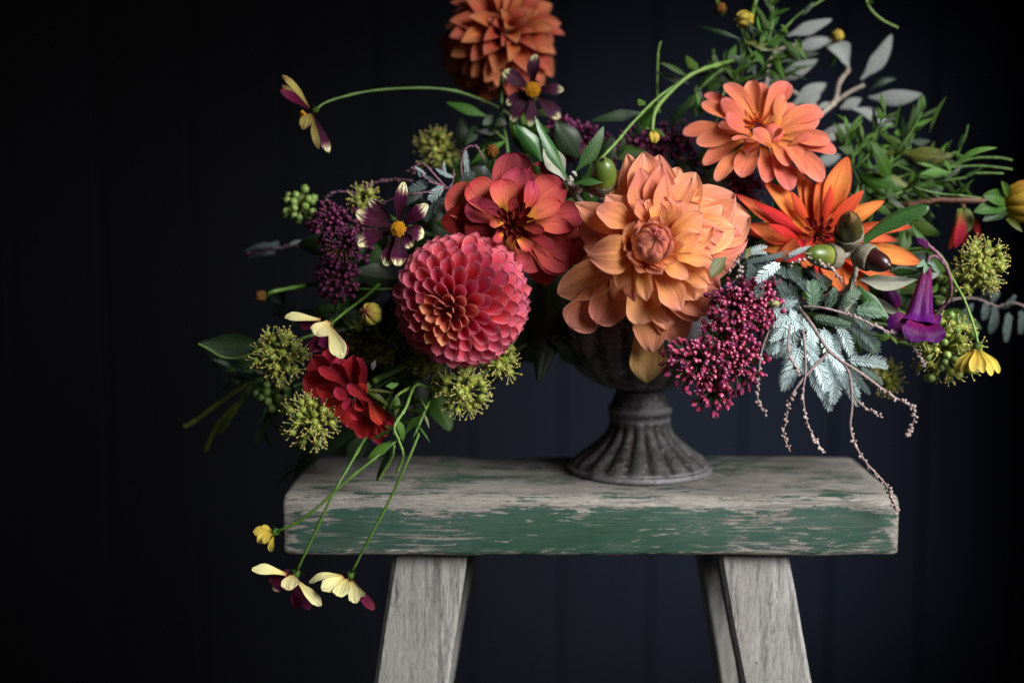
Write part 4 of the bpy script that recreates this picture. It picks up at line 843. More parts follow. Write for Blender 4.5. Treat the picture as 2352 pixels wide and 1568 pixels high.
# ------------------------------------------------------------------ sedum heads
SB = []
r = random.Random(60)
for k in range(5):
    g = G(); Z = V((0, 0, 1)); s = .0021; el = r.uniform(1.2, 1.6); tw = r.uniform(0, 1)
    g.lathe(V(), Z, [(-s * el, s * .3), (-s * el * .6, s * .8), (0, s), (s * el * .55, s * .82), (s * el * .9, s * .4), (s * el * 1.05, s * .08)], 10, flute=lambda an, q: 1 + .16 * math.cos(5 * an + tw) * q)
    if k > 2:
        for i in range(5):
            an = i * 2 * pi / 5 + tw; d = V((math.cos(an), math.sin(an), 0))
            g.add(*petal(Z * s * .3, Z * s * 1.7 + d * s * 1.9, s * .9, Z, A=.5, vm=.4, e=1.4, nu=3, nv=4, r=r))
    SB.append(g)
SBM = {m: [g.build('bud', M[m]) for g in SB] for m in ('sedum', 'sedum_dk')}
def sedum(label, blobs, dep, n, seed, mat, c=FULL, size=1., extra=0):
    """blobs: (cx, cy, rx, ry, share)"""
    r = random.Random(seed); P = Wc(c, blobs[0][0], blobs[0][1], dep)
    th = T('sedum_head', label, 'sedum', P, 'sedum flower heads'); gs = G()
    root = Wc(c, sum(b[0] for b in blobs) / len(blobs), sum(b[1] for b in blobs) / len(blobs), dep + .05)
    for (cx, cy, rx, ry, sh) in blobs:
        k = int(n * sh)
        Cc = Wc(c, cx, cy, dep); RX = pxm(c, rx, dep); RY = pxm(c, ry, dep)
        for i in range(k):
            ph = math.acos(1 - 1.15 * (i + .5) / k); an = i * 2.39996 + r.uniform(-.3, .3)
            d = V((math.cos(an) * math.sin(ph), -math.cos(ph), math.sin(an) * math.sin(ph)))
            q = r.uniform(.72, 1.12)
            p = Cc + V((d.x * RX * q, d.y * min(RX, RY) * .75 * q, d.z * RY * q))
            dn = (d + V((r.uniform(-.4, .4), r.uniform(-.4, .1), r.uniform(-.2, .5)))).normalized()
            th.put('bud', SBM[mat][r.choice((0, 0, 1, 1, 2, 2, 3, 4))], p, dn.to_track_quat('Z', 'Y').to_euler(), r.uniform(.75, 1.25) * size)
            gs.tube([p, p.lerp(Cc + V((0, RX * .3, 0)), .35), Cc + V((0, RX * .5, 0))], .0006, .0008, 4)
        gs.tube([Cc + V((0, RX * .4, 0)), Cc.lerp(root, .5) + V((0, .01, 0)), root], .0014, .002, 6)
    if extra:           # the buds deeper in, seen between the outer ones
        ge = G()
        for i in range(extra):
            cx, cy, rx, ry, sh = r.choices(blobs, [q[4] for q in blobs])[0]; Cc = Wc(c, cx, cy, dep); an = r.uniform(0, 6.283); ph = math.acos(1 - 1.1 * r.random())
            d = V((math.cos(an) * math.sin(ph), -math.cos(ph), math.sin(an) * math.sin(ph))); q = r.uniform(.5, .8)
            p = Cc + V((d.x * pxm(c, rx, dep) * q, d.y * pxm(c, min(rx, ry), dep) * .7 * q, d.z * pxm(c, ry, dep) * q))
            m = Matrix.Translation(p) @ (d + V((r.uniform(-.5, .5), 0, r.uniform(-.3, .5)))).to_track_quat('Z', 'Y').to_matrix().to_4x4(); src = SB[r.choice((0, 1, 2))]; k = r.uniform(.7, 1.1)
            ge.add([m @ (v * k) for v in src.v], src.f, src.uv)
        th.mesh('inner_buds', ge, M[mat])['kind'] = 'stuff'
    gs.tube(spline([root, root.lerp(MOUTH, .5) + V((0, .02, .01)), MOUTH + V((0, 0, -.03))], 10), .0022, .0024, 6)
    th.mesh('stalks', gs, M['stem_br' if mat == 'sedum_dk' else 'leaf_ol'])
    return th
sedum('magenta sedum head hanging beside the urn, over the pale blue fronds', [(1795, 748, 74, 68, .22), (1858, 740, 52, 74, .18), (1705, 882, 88, 70, .25), (1742, 960, 62, 50, .10), (1800, 880, 72, 84, .19), (1765, 810, 70, 46, .06)], -.112, 298, 1, 'sedum', size=.95, extra=420)
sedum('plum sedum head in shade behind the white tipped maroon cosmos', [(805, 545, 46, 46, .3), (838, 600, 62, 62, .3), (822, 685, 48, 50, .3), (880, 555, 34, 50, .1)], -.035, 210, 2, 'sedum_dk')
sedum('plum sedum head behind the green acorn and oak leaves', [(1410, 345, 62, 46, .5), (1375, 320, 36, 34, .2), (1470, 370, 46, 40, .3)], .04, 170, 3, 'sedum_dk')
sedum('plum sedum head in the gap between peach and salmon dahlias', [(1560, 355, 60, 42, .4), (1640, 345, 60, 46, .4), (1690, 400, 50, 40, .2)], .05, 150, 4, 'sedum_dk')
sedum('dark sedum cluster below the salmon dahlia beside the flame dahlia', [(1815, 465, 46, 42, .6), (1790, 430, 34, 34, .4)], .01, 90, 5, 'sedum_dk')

# ------------------------------------------------------------------ leaves
def leafset(th, c, dep, rows, mat, seed=1, part='leaf', **kw):
    r = random.Random(seed)
    for row in rows:
        bx, by, tx, ty, wd = row[:5]; o = dict(row[5]) if len(row) > 5 else {}
        m = o.pop('m', mat); d = o.pop('d', 0.) + r.uniform(-.006, .006); f = o.pop('f', r.uniform(-.012, .012))
        b = Wc(c, bx, by, dep + d); t = Wc(c, tx, ty, dep + d - f); a = dict(A=-.3, vm=.42, e=1.35, base=.12, nu=6, nv=10, ripple=.03, arch=r.uniform(.0, .1), curl=r.uniform(-.15, .1), bend=r.uniform(-.06, .06), twist=r.uniform(-.4, .4)); a.update(kw); a.update(o)
        up = V((r.uniform(-.3, .5), -1, r.uniform(-.1, .6)))
        g = G(); g.add(*petal(b, t, pxm(c, wd, dep), up, r=r, **a)); th.mesh(part, g, M[m], org=b)
def stems(th, c, rows, mat, r0=.0012, part='stem'):
    for row in rows:
        pts = row if not isinstance(row[0], float) else row[1:]; rr = row[0] if isinstance(row[0], float) else r0
        g = G(); g.tube(spline([Wc(c, *p) for p in pts], max(10, 7 * len(pts))), rr, rr * .9, 6); th.mesh(part, g, M[mat])

# silver leaf branch
th = T('silver_branch', 'out of focus silver grey leaves on a pale twig at the upper corner', 'leaf branch', Wc(CB, 1370, 790, .10), 'leaf sprays')
leafset(th, CB, .10, [(1010, 275, 1352, 148, 115), (1060, 380, 1350, 300, 110, {'d': .04}), (1478, 525, 1300, 345, 190, {'A': .7, 'f': .01, 'bend': .12}), (1575, 610, 1812, 262, 125), (1635, 745, 2045, 722, 125, {'e': 1.5}), (1510, 830, 1825, 972, 130, {'e': 1.6}),
 (895, 620, 1245, 455, 120), (1045, 810, 1310, 640, 125), (1415, 830, 1580, 755, 90), (1225, 835, 1365, 790, 55), (1260, 1020, 1545, 962, 90), (820, 700, 910, 600, 70), (1120, 830, 1265, 730, 70), (1220, 1240, 1420, 1190, 90), (1300, 1070, 1400, 1020, 60), (1640, 690, 1850, 605, 50, {'m': 'leaf_dk'})], 'silver', 3, twist=0., e=1.5, vm=.45)
stems(th, CB, [(.0022, (1480, 535, .10), (1405, 640, .10), (1372, 780, .10), (1250, 900, .08), (1100, 1100, .05), (900, 1300, .03)), (.0018, (1372, 785, .10), (1480, 710, .10), (1600, 650, .10)), (.0018, (1480, 535, .10), (1430, 420, .11), (1360, 340, .12)), (.0018, (1250, 830, .1), (1050, 700, .1), (900, 600, .11)), (.0015, (1100, 330, .1), (900, 420, .1), (850, 700, .09), (900, 1100, .05))], 'grey_br')

# narrow green leaves, upper spray
th = T('leaf_spray', 'spray of narrow green leaves rising to the top edge behind the salmon dahlia', 'leaf spray', Wc(CB, 700, 600, .03), 'leaf sprays')
leafset(th, CB, .035, [(660, 305, 335, 205, 36, {'m': 'leaf_dk'}), (255, 590, 30, 480, 55), (335, 545, 232, 425, 80, {'m': 'leaf_lt'}), (260, 640, -10, 555, 60, {'m': 'leaf_dk'}), (560, 505, 290, 725, 70, {'m': 'leaf'}), (700, 325, 965, 385, 100, {'m': 'leaf_ol'}), (895, 395, 992, 625, 50, {'m': 'leaf_lt'}), (755, 395, 842, 515, 55), (860, 530, 945, 645, 50), (965, 300, 1125, 465, 60),
 (950, 480, 1255, 408, 70, {'m': 'leaf_dk'}), (1070, 300, 1155, 455, 46, {'m': 'leaf_lt'}), (900, 120, 880, 30, 36), (555, 450, 620, 345, 60), (640, 470, 690, 400, 44), (780, 120, 812, 255, 36, {'m': 'leaf_lt'}), (290, 750, 110, 975, 80, {'m': 'leaf_dk'}), (330, 700, 200, 860, 60), (960, 190, 1015, 265, 40, {'m': 'leaf_lt'}), (870, 180, 940, 60, 44), (820, 240, 700, 160, 40), (800, 330, 880, 240, 60), (900, 250, 800, 100, 50), (850, 350, 1000, 300, 60), (720, 480, 560, 420, 60, {'m': 'leaf_dk'}), (620, 620, 520, 520, 60), (480, 560, 600, 640, 60, {'m': 'leaf_dk'}), (430, 700, 350, 900, 70, {'m': 'leaf_dk'}), (560, 640, 640, 520, 60), (330, 880, 380, 780, 50), (700, 560, 800, 470, 60, {'m': 'leaf_dk'}), (760, 620, 900, 560, 60, {'m': 'leaf_dk'}), (1000, 200, 920, 330, 60), (930, 420, 1060, 420, 60), (840, 150, 760, 30, 36), (1130, 120, 1210, 10, 40, {'m': 'leaf_dk'}), (300, 1000, 110, 890, 50, {'m': 'leaf_dk'}), (870, 60, 850, -60, 40)], 'leaf', 7)
stems(th, CB, [(.0013, (450, 1000, .03), (520, 720, .035), (640, 520, .04), (740, 420, .04), (860, 330, .04), (960, 250, .04), (1100, 110, .045), (1280, 0, .05), (1400, -100, .06)), (.0012, (740, 420, .04), (680, 300, .045), (655, 200, .05)), (.0012, (860, 330, .04), (900, 150, .045), (890, -60, .05)), (.0012, (320, 700, .03), (400, 620, .03), (520, 520, .035))], 'stem')
stems(th, CB, [(.0011, (1605, -40, .06), (1640, 60, .06), (1730, 150, .06), (1858, 215, .06)), (.0009, (30, 870, .05), (15, 700, .05), (20, 420, .05), (40, 320, .05))], 'stem_b', part='tendril')
leafset(th, CB, .06, [(1610, 0, 1670, 25, 40)], 'leaf', 2)

# narrow green leaves, right spray
th = T('leaf_spray', 'dense spray of narrow green leaves reaching out beside the flame dahlia', 'leaf spray', Wc(CB, 1600, 1300, .03), 'leaf sprays')
leafset(th, CB, .03, [(1515, 1205, 1655, 1055, 66, {'m': 'leaf_lt'}), (1645, 1210, 1702, 975, 56, {'m': 'leaf'}), (1405, 1130, 1535, 1175, 70), (1440, 1110, 1398, 1010, 46), (1490, 1120, 1470, 1030, 40), (1915, 1105, 1705, 1005, 56, {'m': 'leaf_lt'}), (1840, 1010, 1882, 785, 28), (1930, 1135, 1982, 795, 50), (2100, 1015, 2233, 735, 44), (1900, 1170, 2285, 1192, 150, {'m': 'leaf_ol', 'A': -.5}), (1580, 1350, 1962, 1445, 100, {'m': 'leaf_ol'}),
 (1970, 1350, 2270, 1328, 60, {'m': 'leaf_lt'}), (1745, 1245, 1832, 1155, 56, {'m': 'leaf_ol'}), (2200, 1205, 2275, 1350, 46, {'m': 'leaf_lt'}), (1760, 1255, 1610, 1340, 50), (2050, 1310, 2352, 1250, 46), (1830, 1020, 1890, 1015, 60, {'m': 'leaf_lt'}), (1980, 1100, 2110, 1080, 60, {'m': 'leaf_dk'}), (1700, 1300, 1560, 1250, 60), (1840, 1240, 1990, 1250, 60), (1900, 1290, 2010, 1355, 56, {'m': 'leaf_lt'}), (1650, 1400, 1780, 1500, 60), (1740, 1400, 1900, 1560, 56), (1600, 1420, 1700, 1560, 56, {'m': 'leaf_lt'}), (1800, 1380, 2000, 1440, 56), (1850, 1420, 1830, 1560, 50), (1950, 1430, 2120, 1540, 40, {'m': 'leaf_lt'}), (2060, 1400, 2200, 1530, 40), (1720, 1180, 1620, 1100, 50), (1560, 1300, 1430, 1260, 60, {'m': 'leaf_dk'}), (1520, 1400, 1500, 1560, 46), (1800, 1200, 1900, 1100, 60), (1690, 1150, 1800, 1190, 50, {'m': 'leaf_lt'}), (2000, 1200, 2080, 1130, 80, {'m': 'leaf_dk'}), (1760, 1330, 1620, 1420, 60, {'m': 'leaf_dk'}), (1850, 1330, 1700, 1370, 60, {'m': 'leaf_dk'}), (1950, 1280, 1830, 1320, 60, {'m': 'leaf_dk'})], 'leaf', 9)
leafset(th, CC, -.01, [(1990, 145, 2305, 35, 56, {'m': 'leaf_lt'}), (1715, 235, 1955, 228, 66, {'m': 'leaf_lt'}), (1640, 310, 1810, 440, 40), (1555, 590, 1650, 890, 100, {'m': 'leaf'}), (1645, 600, 1875, 702, 110, {'m': 'leaf_lt'}), (1590, 670, 1560, 870, 56), (1335, 440, 1445, 545, 56), (1345, 520, 1330, 620, 46), (1240, 320, 1212, 535, 50, {'m': 'leaf_lt'}), (1650, 640, 1780, 760, 56, {'m': 'leaf'}), (1400, 350, 1560, 420, 60), (1450, 400, 1600, 500, 60, {'m': 'leaf_dk'}), (1500, 300, 1460, 460, 50), (1380, 470, 1500, 560, 56), (1650, 560, 1760, 600, 50), (1600, 560, 1720, 480, 40, {'m': 'leaf_dk'}), (1640, 700, 1600, 820, 40), (1560, 500, 1650, 580, 60), (2090, 330, 1960, 380, 40), (1980, 400, 2130, 270, 30)], 'leaf', 12)
stems(th, CC, [(.0013, (1150, 560, .02), (1300, 380, .025), (1500, 280, .03), (1750, 210, .03), (2000, 180, .03), (2200, 175, .03), (2420, 200, .03)), (.0011, (1900, 200, .03), (2100, 120, .03), (2300, 110, .03), (2420, 130, .03)), (.0011, (2130, 230, .02), (2240, 228, .02), (2352, 232, .02)), (.0012, (1300, 380, .02), (1500, 460, .015), (1620, 590, .0), (1700, 700, -.01)), (.0009, (2000, 120, .03), (2010, 60, .03), (2060, -60, .03), (2080, -140, .03)), (.0011, (1640, 330, .0), (1850, 385, .0), (2030, 400, .0), (2180, 420, .0))], 'stem')

def scatter(th, c, dep, segs, mats, n, seed, L=(110, 230), W_=(24, 46)):
    # leaves set alternately along unseen side shoots, each with its own lean
    r = random.Random(seed); rows = []
    for (x0, y0_, x1, y1_) in segs:
        for i in range(n):
            s = (i + r.random()) / n; x = x0 + (x1 - x0) * s; y = y0_ + (y1_ - y0_) * s
            a = math.atan2(y1_ - y0_, x1 - x0) + (1 if i % 2 else -1) * r.uniform(.3, 1.1); l = r.uniform(*L)
            rows.append((x, y, x + math.cos(a) * l, y + math.sin(a) * l, r.uniform(*W_), {'m': r.choice(mats), 'd': r.uniform(-.02, .03)}))
        stems(th, c, [(.0010, (x0, y0_, dep), ((x0 + x1) / 2 + r.uniform(-10, 10), (y0_ + y1_) / 2 + r.uniform(-10, 10), dep), (x1, y1_, dep))], 'stem')
    leafset(th, c, dep, rows, 'leaf', seed)
th = T('leaf_spray', 'tufts of fine green leaves behind the salmon dahlia and silver branch', 'leaf spray', Wc(CB, 800, 500, .05), 'leaf sprays')
scatter(th, CB, .05, [(640, 640, 760, 240), (760, 620, 960, 300), (560, 640, 420, 500), (880, 640, 1120, 420), (300, 900, 420, 640), (820, 300, 900, 20), (560, 700, 700, 400)], ('leaf', 'leaf', 'leaf_dk', 'leaf_lt'), 9, 71)
th = T('leaf_spray', 'tufts of fine green leaves between flame dahlia and hanging red bud', 'leaf spray', Wc(CB, 1750, 1350, .03), 'leaf sprays')
scatter(th, CB, .03, [(1500, 1320, 1700, 1100), (1560, 1420, 1860, 1250), (1640, 1500, 1960, 1420), (1500, 1200, 1600, 1060), (1700, 1300, 1960, 1120), (1800, 1500, 2100, 1400), (1560, 1560, 1660, 1400), (1700, 1640, 1800, 1480), (1560, 1700, 1640, 1500), (1900, 1340, 2200, 1280), (1950, 1260, 2330, 1160), (2000, 1420, 2380, 1360), (1850, 1160, 2040, 860), (1660, 1080, 1760, 860), (1450, 1160, 1480, 980), (1780, 1560, 2080, 1520)], ('leaf', 'leaf', 'leaf_dk', 'leaf_lt', 'leaf_lt'), 9, 72)
th = T('leaf_spray', 'fine dark green leaves around the crimson dahlia and striped bud', 'leaf spray', Wc(CG, 1500, 500, -.02), 'leaf sprays')
scatter(th, CG, -.02, [(1700, 420, 1500, 250), (1750, 560, 1600, 720), (1800, 640, 1900, 460), (1900, 700, 2050, 560), (1650, 800, 1750, 1000), (1800, 880, 1960, 700), (1450, 330, 1300, 180), (1350, 420, 1600, 380), (1000, 620, 760, 560), (1000, 700, 800, 840)], ('leaf_dk', 'leaf_dk', 'leaf'), 9, 73)
th = T('leaf_spray', 'fine dark leaves and stalks reaching into the shade beyond the ivy umbels', 'leaf spray', Wc(CG, 700, 700, .03), 'leaf sprays')
scatter(th, CG, .03, [(720, 560, 420, 540), (760, 660, 460, 640), (760, 720, 560, 760), (800, 900, 760, 1120), (1150, 1100, 1000, 1420), (1000, 300, 900, 120)], ('leaf_dk',), 8, 74)
# oak twigs, acorns
def acorn(th, c, cup, tip, dep, rn, mat, f=0., rc=None, broken=False):
    a = Wc(c, *cup, dep); t = Wc(c, *tip, dep - f); ax = (t - a).normalized(); L = (t - a).length; R = pxm(c, rn, dep); rc = rc or 1.12
    g = G(); n = 14; pr = []
    for i in range(n + 1):
        s = i / n; pr.append((L * (.12 + .86 * s), max(R * .04, R * math.sqrt(max(0, 1 - max(0, (s - .12) / .88) ** 2.6)) * (1 if s > .12 else .96))))
    pr.append((L * 1.03, R * .10)); pr.append((L * 1.09, R * .03)); g.lathe(a, ax, pr, 20); o = th.mesh('acorn', g, M[mat], org=a)
    g = G(); cr = R * rc; pr = [(-cr * .75, cr * .22), (-cr * .68, cr * .55), (-cr * .4, cr * .88), (0, cr * 1.02), (L * .18, cr * 1.03), (L * .26, cr * 1.0), (L * .25, cr * .90), (0, cr * .85)]
    g.lathe(a, ax, pr, 28, flute=lambda an, s: 1 + .03 * math.sin(11 * an + s * 40)); th.mesh('cup', g, M['cup'], org=a, parent=o)
    return a, ax
y0 = -.105
th = T('oak_twig', 'oak twig with three acorns and glossy leaves over the flame dahlia', 'oak twig', Wc(CC, 1140, 800, y0), 'oak twigs')
acorn(th, CC, (1165, 715), (1180, 545), y0, 98, 'acorn_m', .03)
acorn(th, CC, (1045, 870), (850, 845), y0 - .004, 90, 'acorn_g', .018)
acorn(th, CC, (1290, 865), (1490, 945), y0, 84, 'acorn_b', .015, 1.2)
stems(th, CC, [(.0035, (1165, 790, y0), (1190, 830, y0 + .005), (1240, 845, y0 + .003)), (.0035, (1110, 860, y0), (1180, 840, y0 + .005)), (.0024, (1180, 840, y0 + .006), (1220, 930, y0 + .02), (1200, 1040, y0 + .02), (1100, 1150, y0 + .05), (800, 1200, y0 + .09))], 'grey_br', part='twig')
leafset(th, CC, y0 + .02, [(1270, 735, 1778, 478, 150, {'A': -1.1, 'f': .01, 'd': 0, 'twist': -.2, 'e': 2.4, 'vm': .6, 'base': .5, 'bend': -.06, 'nv': 14})], 'oak', 3)
leafset(th, CC, y0 + .01, [(1250, 1035, 1690, 1045, 130, {'m': 'oak_back', 'A': .5, 'twist': .5, 'bend': .05, 'ripple': .07}), (1260, 1050, 1560, 1065, 80, {'m': 'oak', 'd': .012}), (1195, 1035, 1130, 1310, 150, {'m': 'oak_back', 'A': .9, 'twist': -.3, 'bend': -.08}), (1235, 1085, 1490, 1365, 120, {'A': -.5, 'twist': .1}), (1330, 1150, 1600, 1315, 90, {'m': 'oak_back', 'twist': .8, 'A': .5}), (1000, 1120, 960, 1000, 130, {'m': 'oak_back', 'A': .4, 'd': .02}), (1480, 985, 1705, 985, 66, {'m': 'oak', 'd': .01}), (880, 1060, 890, 1250, 150, {'m': 'leaf_lt', 'd': .01, 'A': -.3}), (1010, 1080, 900, 1080, 90, {'d': .02}), (230, 870, 105, 1030, 120, {'m': 'leaf_ol', 'd': -.03}), (420, 790, 380, 890, 46, {'m': 'leaf_ol', 'd': -.02})], 'oak', 5)

y0 = -.065
th = T('oak_twig', 'oak twig with one green acorn and leaves above the peach dahlia', 'oak twig', Wc(CF, 1400, 1400, y0), 'oak twigs')
acorn(th, CF, (1478, 1425), (1490, 1218), y0 - .01, 104, 'acorn_g', .02, .98)
leafset(th, CF, y0, [(1205, 1365, 955, 885, 110, {'A': -.6, 'd': -.01, 'twist': .2}), (1195, 1380, 1035, 1110, 170, {'m': 'oak_back', 'A': .5, 'd': .004, 'twist': 0, 'vm': .5}), (1275, 1310, 1485, 965, 125, {'A': -.4}), (1010, 1240, 800, 950, 150, {'A': -.8, 'd': .03, 'm': 'oak'}), (880, 1185, 768, 920, 100, {'d': .03, 'm': 'leaf'}), (1265, 1405, 1545, 1385, 95, {'d': -.025, 'A': -.5, 'twist': -.3, 'm': 'oak'}), (1590, 1210, 1645, 1050, 66, {'d': .03, 'm': 'leaf_dk'}), (1190, 1540, 1215, 1400, 100, {'m': 'leaf_lt', 'd': .01}), (940, 1260, 1020, 1370, 60, {'m': 'leaf_lt'}), (1090, 1300, 1010, 1050, 80, {'m': 'leaf_dk', 'd': .03})], 'oak', 14)
stems(th, CF, [(.0026, (1210, 1370, y0), (1240, 1420, y0), (1300, 1440, y0), (1420, 1450, y0), (1480, 1440, y0)), (.0024, (1230, 1410, y0), (1260, 1500, y0 + .01), (1350, 1600, y0 + .04), (1450, 1800, y0 + .07))], 'grey_br', part='twig')
r = random.Random(9); g = G()
for x, y, q in ((1415, 1475, 30), (1550, 1425, 34), (1470, 1510, 26), (1240, 1370, 26), (1215, 1400, 24), (1260, 1330, 22), (1540, 1470, 26), (1300, 1460, 34), (1385, 1490, 24)):
    for k in range(5):
        d = V((r.uniform(-1, 1), r.uniform(-1, .2), r.uniform(-1, 1))) * pxm(CF, q * .5, 0); g.ball(Wc(CF, x, y, y0 - .012) + d, pxm(CF, q * .6, 0), V((0, -1, 0)), 1, 7, 5)
th.mesh('winter_buds', g, M['fuzz'])

# ------------------------------------------------------------------ dark and green leaves low and behind
th = T('leaf_spray', 'dark narrow leaves under the burnt orange dahlia and beside oak leaves', 'leaf spray', Wc(CF, 700, 900, .03), 'leaf sprays')
leafset(th, CF, .03, [(590, 890, 280, 785, 90, {'m': 'leaf'}), (460, 1260, 745, 1075, 70, {'m': 'leaf_lt', 'd': -.03}), (430, 1110, 535, 945, 90, {'m': 'leaf_dk'}), (950, 850, 1105, 890, 66), (700, 850, 705, 550, 44, {'m': 'leaf_dk'}), (700, 960, 560, 1060, 90, {'m': 'leaf_dk'}), (760, 900, 640, 980, 80, {'m': 'leaf_dk'}), (640, 880, 560, 960, 80, {'m': 'leaf_dk'}), (870, 960, 1080, 1010, 90, {'m': 'leaf'}), (640, 1040, 720, 980, 60, {'m': 'leaf_dk'}), (400, 1150, 400, 900, 110, {'m': 'leaf_dk', 'd': .03}), (700, 1010, 500, 1000, 80, {'m': 'leaf_dk'})], 'leaf', 16)
stems(th, CF, [(.0016, (760, 1300, .02), (740, 1080, .03), (705, 880, .03), (705, 600, .035)), (.0013, (740, 1080, .03), (600, 960, .03), (560, 890, .03))], 'stem')
th = T('leaf_spray', 'bright green stem with pointed leaves arching between sedum and salmon dahlia', 'leaf spray', Wc(CF, 1700, 950, .0), 'leaf sprays')
leafset(th, CF, .0, [(1790, 860, 1390, 925, 90, {'m': 'leaf_dk', 'd': .02}), (1750, 1040, 1885, 790, 90, {'m': 'leaf'}), (1805, 805, 1750, 760, 66, {'m': 'leaf_lt'}), (1750, 930, 1760, 1060, 60, {'m': 'leaf_dk'}), (1860, 980, 1960, 1050, 30, {'m': 'leaf_lt'}), (1850, 985, 1765, 970, 26, {'m': 'leaf_lt'})], 'leaf', 18)
stems(th, CF, [(.0014, (1440, 1260, -.03), (1480, 1200, -.025), (1600, 1070, -.015), (1700, 950, -.01), (1900, 750, .0), (2100, 610, .01))], 'stem_b')

th = T('leaf_spray', 'tangle of thin green stems and narrow leaves hanging below the crimson dahlia', 'leaf spray', Wc(CG, 1950, 950, -.08), 'leaf sprays')
leafset(th, CG, -.09, [(1790, 820, 1770, 1010, 50, {'m': 'leaf_lt'}), (1775, 1000, 1832, 1185, 66, {'m': 'leaf_lt'}), (1745, 1175, 1560, 1315, 90, {'m': 'leaf_lt'}), (1765, 1210, 1625, 1490, 46, {'m': 'leaf_dk'}), (1985, 980, 1850, 1120, 66), (1930, 1040, 2040, 1195, 22), (1990, 960, 2032, 1085, 24, {'m': 'leaf_ol'}), (2000, 935, 1850, 945, 24, {'m': 'leaf_lt'}), (1760, 1075, 1585, 1170, 36, {'m': 'leaf_ol'}), (1755, 1080, 1690, 1060, 22, {'m': 'leaf_ol'}), (1780, 1060, 1745, 1150, 20, {'m': 'leaf_ol'}), (1900, 730, 2000, 620, 130, {'m': 'leaf_dk', 'd': .05}), (1700, 760, 1800, 740, 50, {'m': 'leaf_lt'}), (1620, 560, 1600, 640, 40, {'m': 'silver'}), (1840, 900, 1720, 930, 30), (1640, 1310, 1600, 1350, 22, {'m': 'leaf_lt'})], 'leaf', 20)
stems(th, CG, [(.0014, (2060, 800, -.06), (1930, 750, -.07), (1850, 930, -.09), (1765, 1070, -.10), (1800, 1180, -.10), (1832, 1290, -.10), (1785, 1420, -.10)), (.0013, (1950, 740, -.06), (1800, 820, -.08), (1720, 930, -.08)), (.0011, (2005, 935, -.08), (1960, 850, -.06)), (.0011, (2005, 935, -.08), (2060, 820, -.05)), (.0011, (1765, 1210, -.09), (1740, 1320, -.09), (1640, 1480, -.09))], 'stem_b')

th = T('leaf_spray', 'large dark drooping leaves in the gap between pink dahlia and urn', 'leaf spray', Wc(CH, 60, 100, .0), 'leaf sprays')
leafset(th, CH, -.015, [(120, -220, 45, 740, 300, {'A': -.3, 'twist': .2, 'f': .01}), (60, -200, -150, 560, 260, {'d': .01}), (180, -200, 230, 330, 240, {'d': .015}), (-80, -100, -260, 300, 200, {'d': .01}), (0, 20, -330, 150, 170)], 'leaf_dk', 22, nv=14)
stems(th, CH, [(.0018, (200, -350, .0), (120, -220, -.01), (90, 0, -.015))], 'stem')
th = T('leaf_spray', 'broad dark leaf with pale curled edge, farthest out on the shaded side', 'leaf spray', Wc(CG, 700, 430, -.02), 'leaf sprays')
leafset(th, CG, -.03, [(770, 430, 262, 436, 190, {'A': .5, 'm': 'leaf_dk', 'twist': -.3, 'e': 1.5}), (900, 640, 500, 600, 130, {'d': .03, 'm': 'leaf_dk'})], 'leaf_dk', 24)
stems(th, CG, [(.0009, (262, 436, -.037), (330, 470, -.038), (440, 535, -.038), (560, 545, -.036), (680, 510, -.034)), (.0014, (770, 430, -.03), (950, 440, -.03), (1150, 370, -.03), (1350, 420, .0))], 'stem_b')
th = T('leaf_spray', 'round dark leaves in shade below the crimson dahlia', 'leaf spray', Wc(CG, 1300, 1150, -.03), 'leaf sprays')
leafset(th, CG, -.03, [(1500, 1080, 1240, 1260, 230, {'e': 1.9, 'vm': .5}), (1540, 1100, 1450, 1330, 200, {'e': 1.9, 'vm': .5}), (860, 900, 740, 1130, 110), (1300, 1080, 1000, 1450, 150, {'d': .05}), (1000, 800, 900, 1000, 120, {'d': .03}), (1250, 800, 1050, 900, 150, {'d': .03}), (2050, 700, 2100, 960, 200, {'d': .04}), (1950, 780, 1960, 980, 120, {'d': .03})], 'leaf_dk', 26)
stems(th, CG, [(.0014, (1500, 1080, -.03), (1600, 900, -.02), (1700, 700, .0)), (.0012, (860, 900, -.03), (1000, 760, -.01), (1300, 700, .0))], 'stem')

# leaf mass inside the arrangement, closing the gaps between the flowers
def filler(label, x0, x1, y0, y1, dep, n, seed):
    r = random.Random(seed); th = T('leaf_spray', label, 'leaf spray', Wd((x0 + x1) / 2, (y0 + y1) / 2, dep), 'leaf sprays'); gs = G()
    e = MOUTH + V((0, .01, -.02))
    for i in range(n):
        x = r.uniform(x0, x1); y = r.uniform(y0, y1); d = dep + r.uniform(-.03, .03); an = r.uniform(0, 2 * pi); L = r.uniform(70, 130)
        b = Wd(x, y, d); t = Wd(x + math.cos(an) * L, y + math.sin(an) * L, d + r.uniform(-.02, .02))
        g = G(); g.add(*petal(b, t, r.uniform(34, 60) * .00043, V((r.uniform(-.6, .6), -1, r.uniform(-.3, .8))), A=-.35, vm=.42, e=1.4, base=.12, curl=r.uniform(-.2, .1), nu=6, nv=8, ripple=.04, r=r))
        th.mesh('leaf', g, M[r.choice(('leaf_dk', 'leaf_dk', 'leaf_dk', 'leaf'))], org=b)
        if i % 4 == 0: gs.tube(spline([b, b.lerp(e, .4) + V((0, .01, .015)), e], 10), .0012, .0015, 5)
    th.mesh('stem', gs, M['stem'])
filler('shaded leaves filling the gap behind plum sedum and striped bud', 740, 960, 560, 860, .0, 34, 1)
filler('shaded leaves between the pink and coral dahlias and the urn', 950, 1280, 420, 800, .01, 34, 2)
filler('shaded leaves behind the coral dahlia and green acorn', 1060, 1420, 330, 520, .035, 26, 3)
filler('shaded leaves behind the peach and salmon dahlias', 1480, 1800, 340, 600, .03, 26, 4)
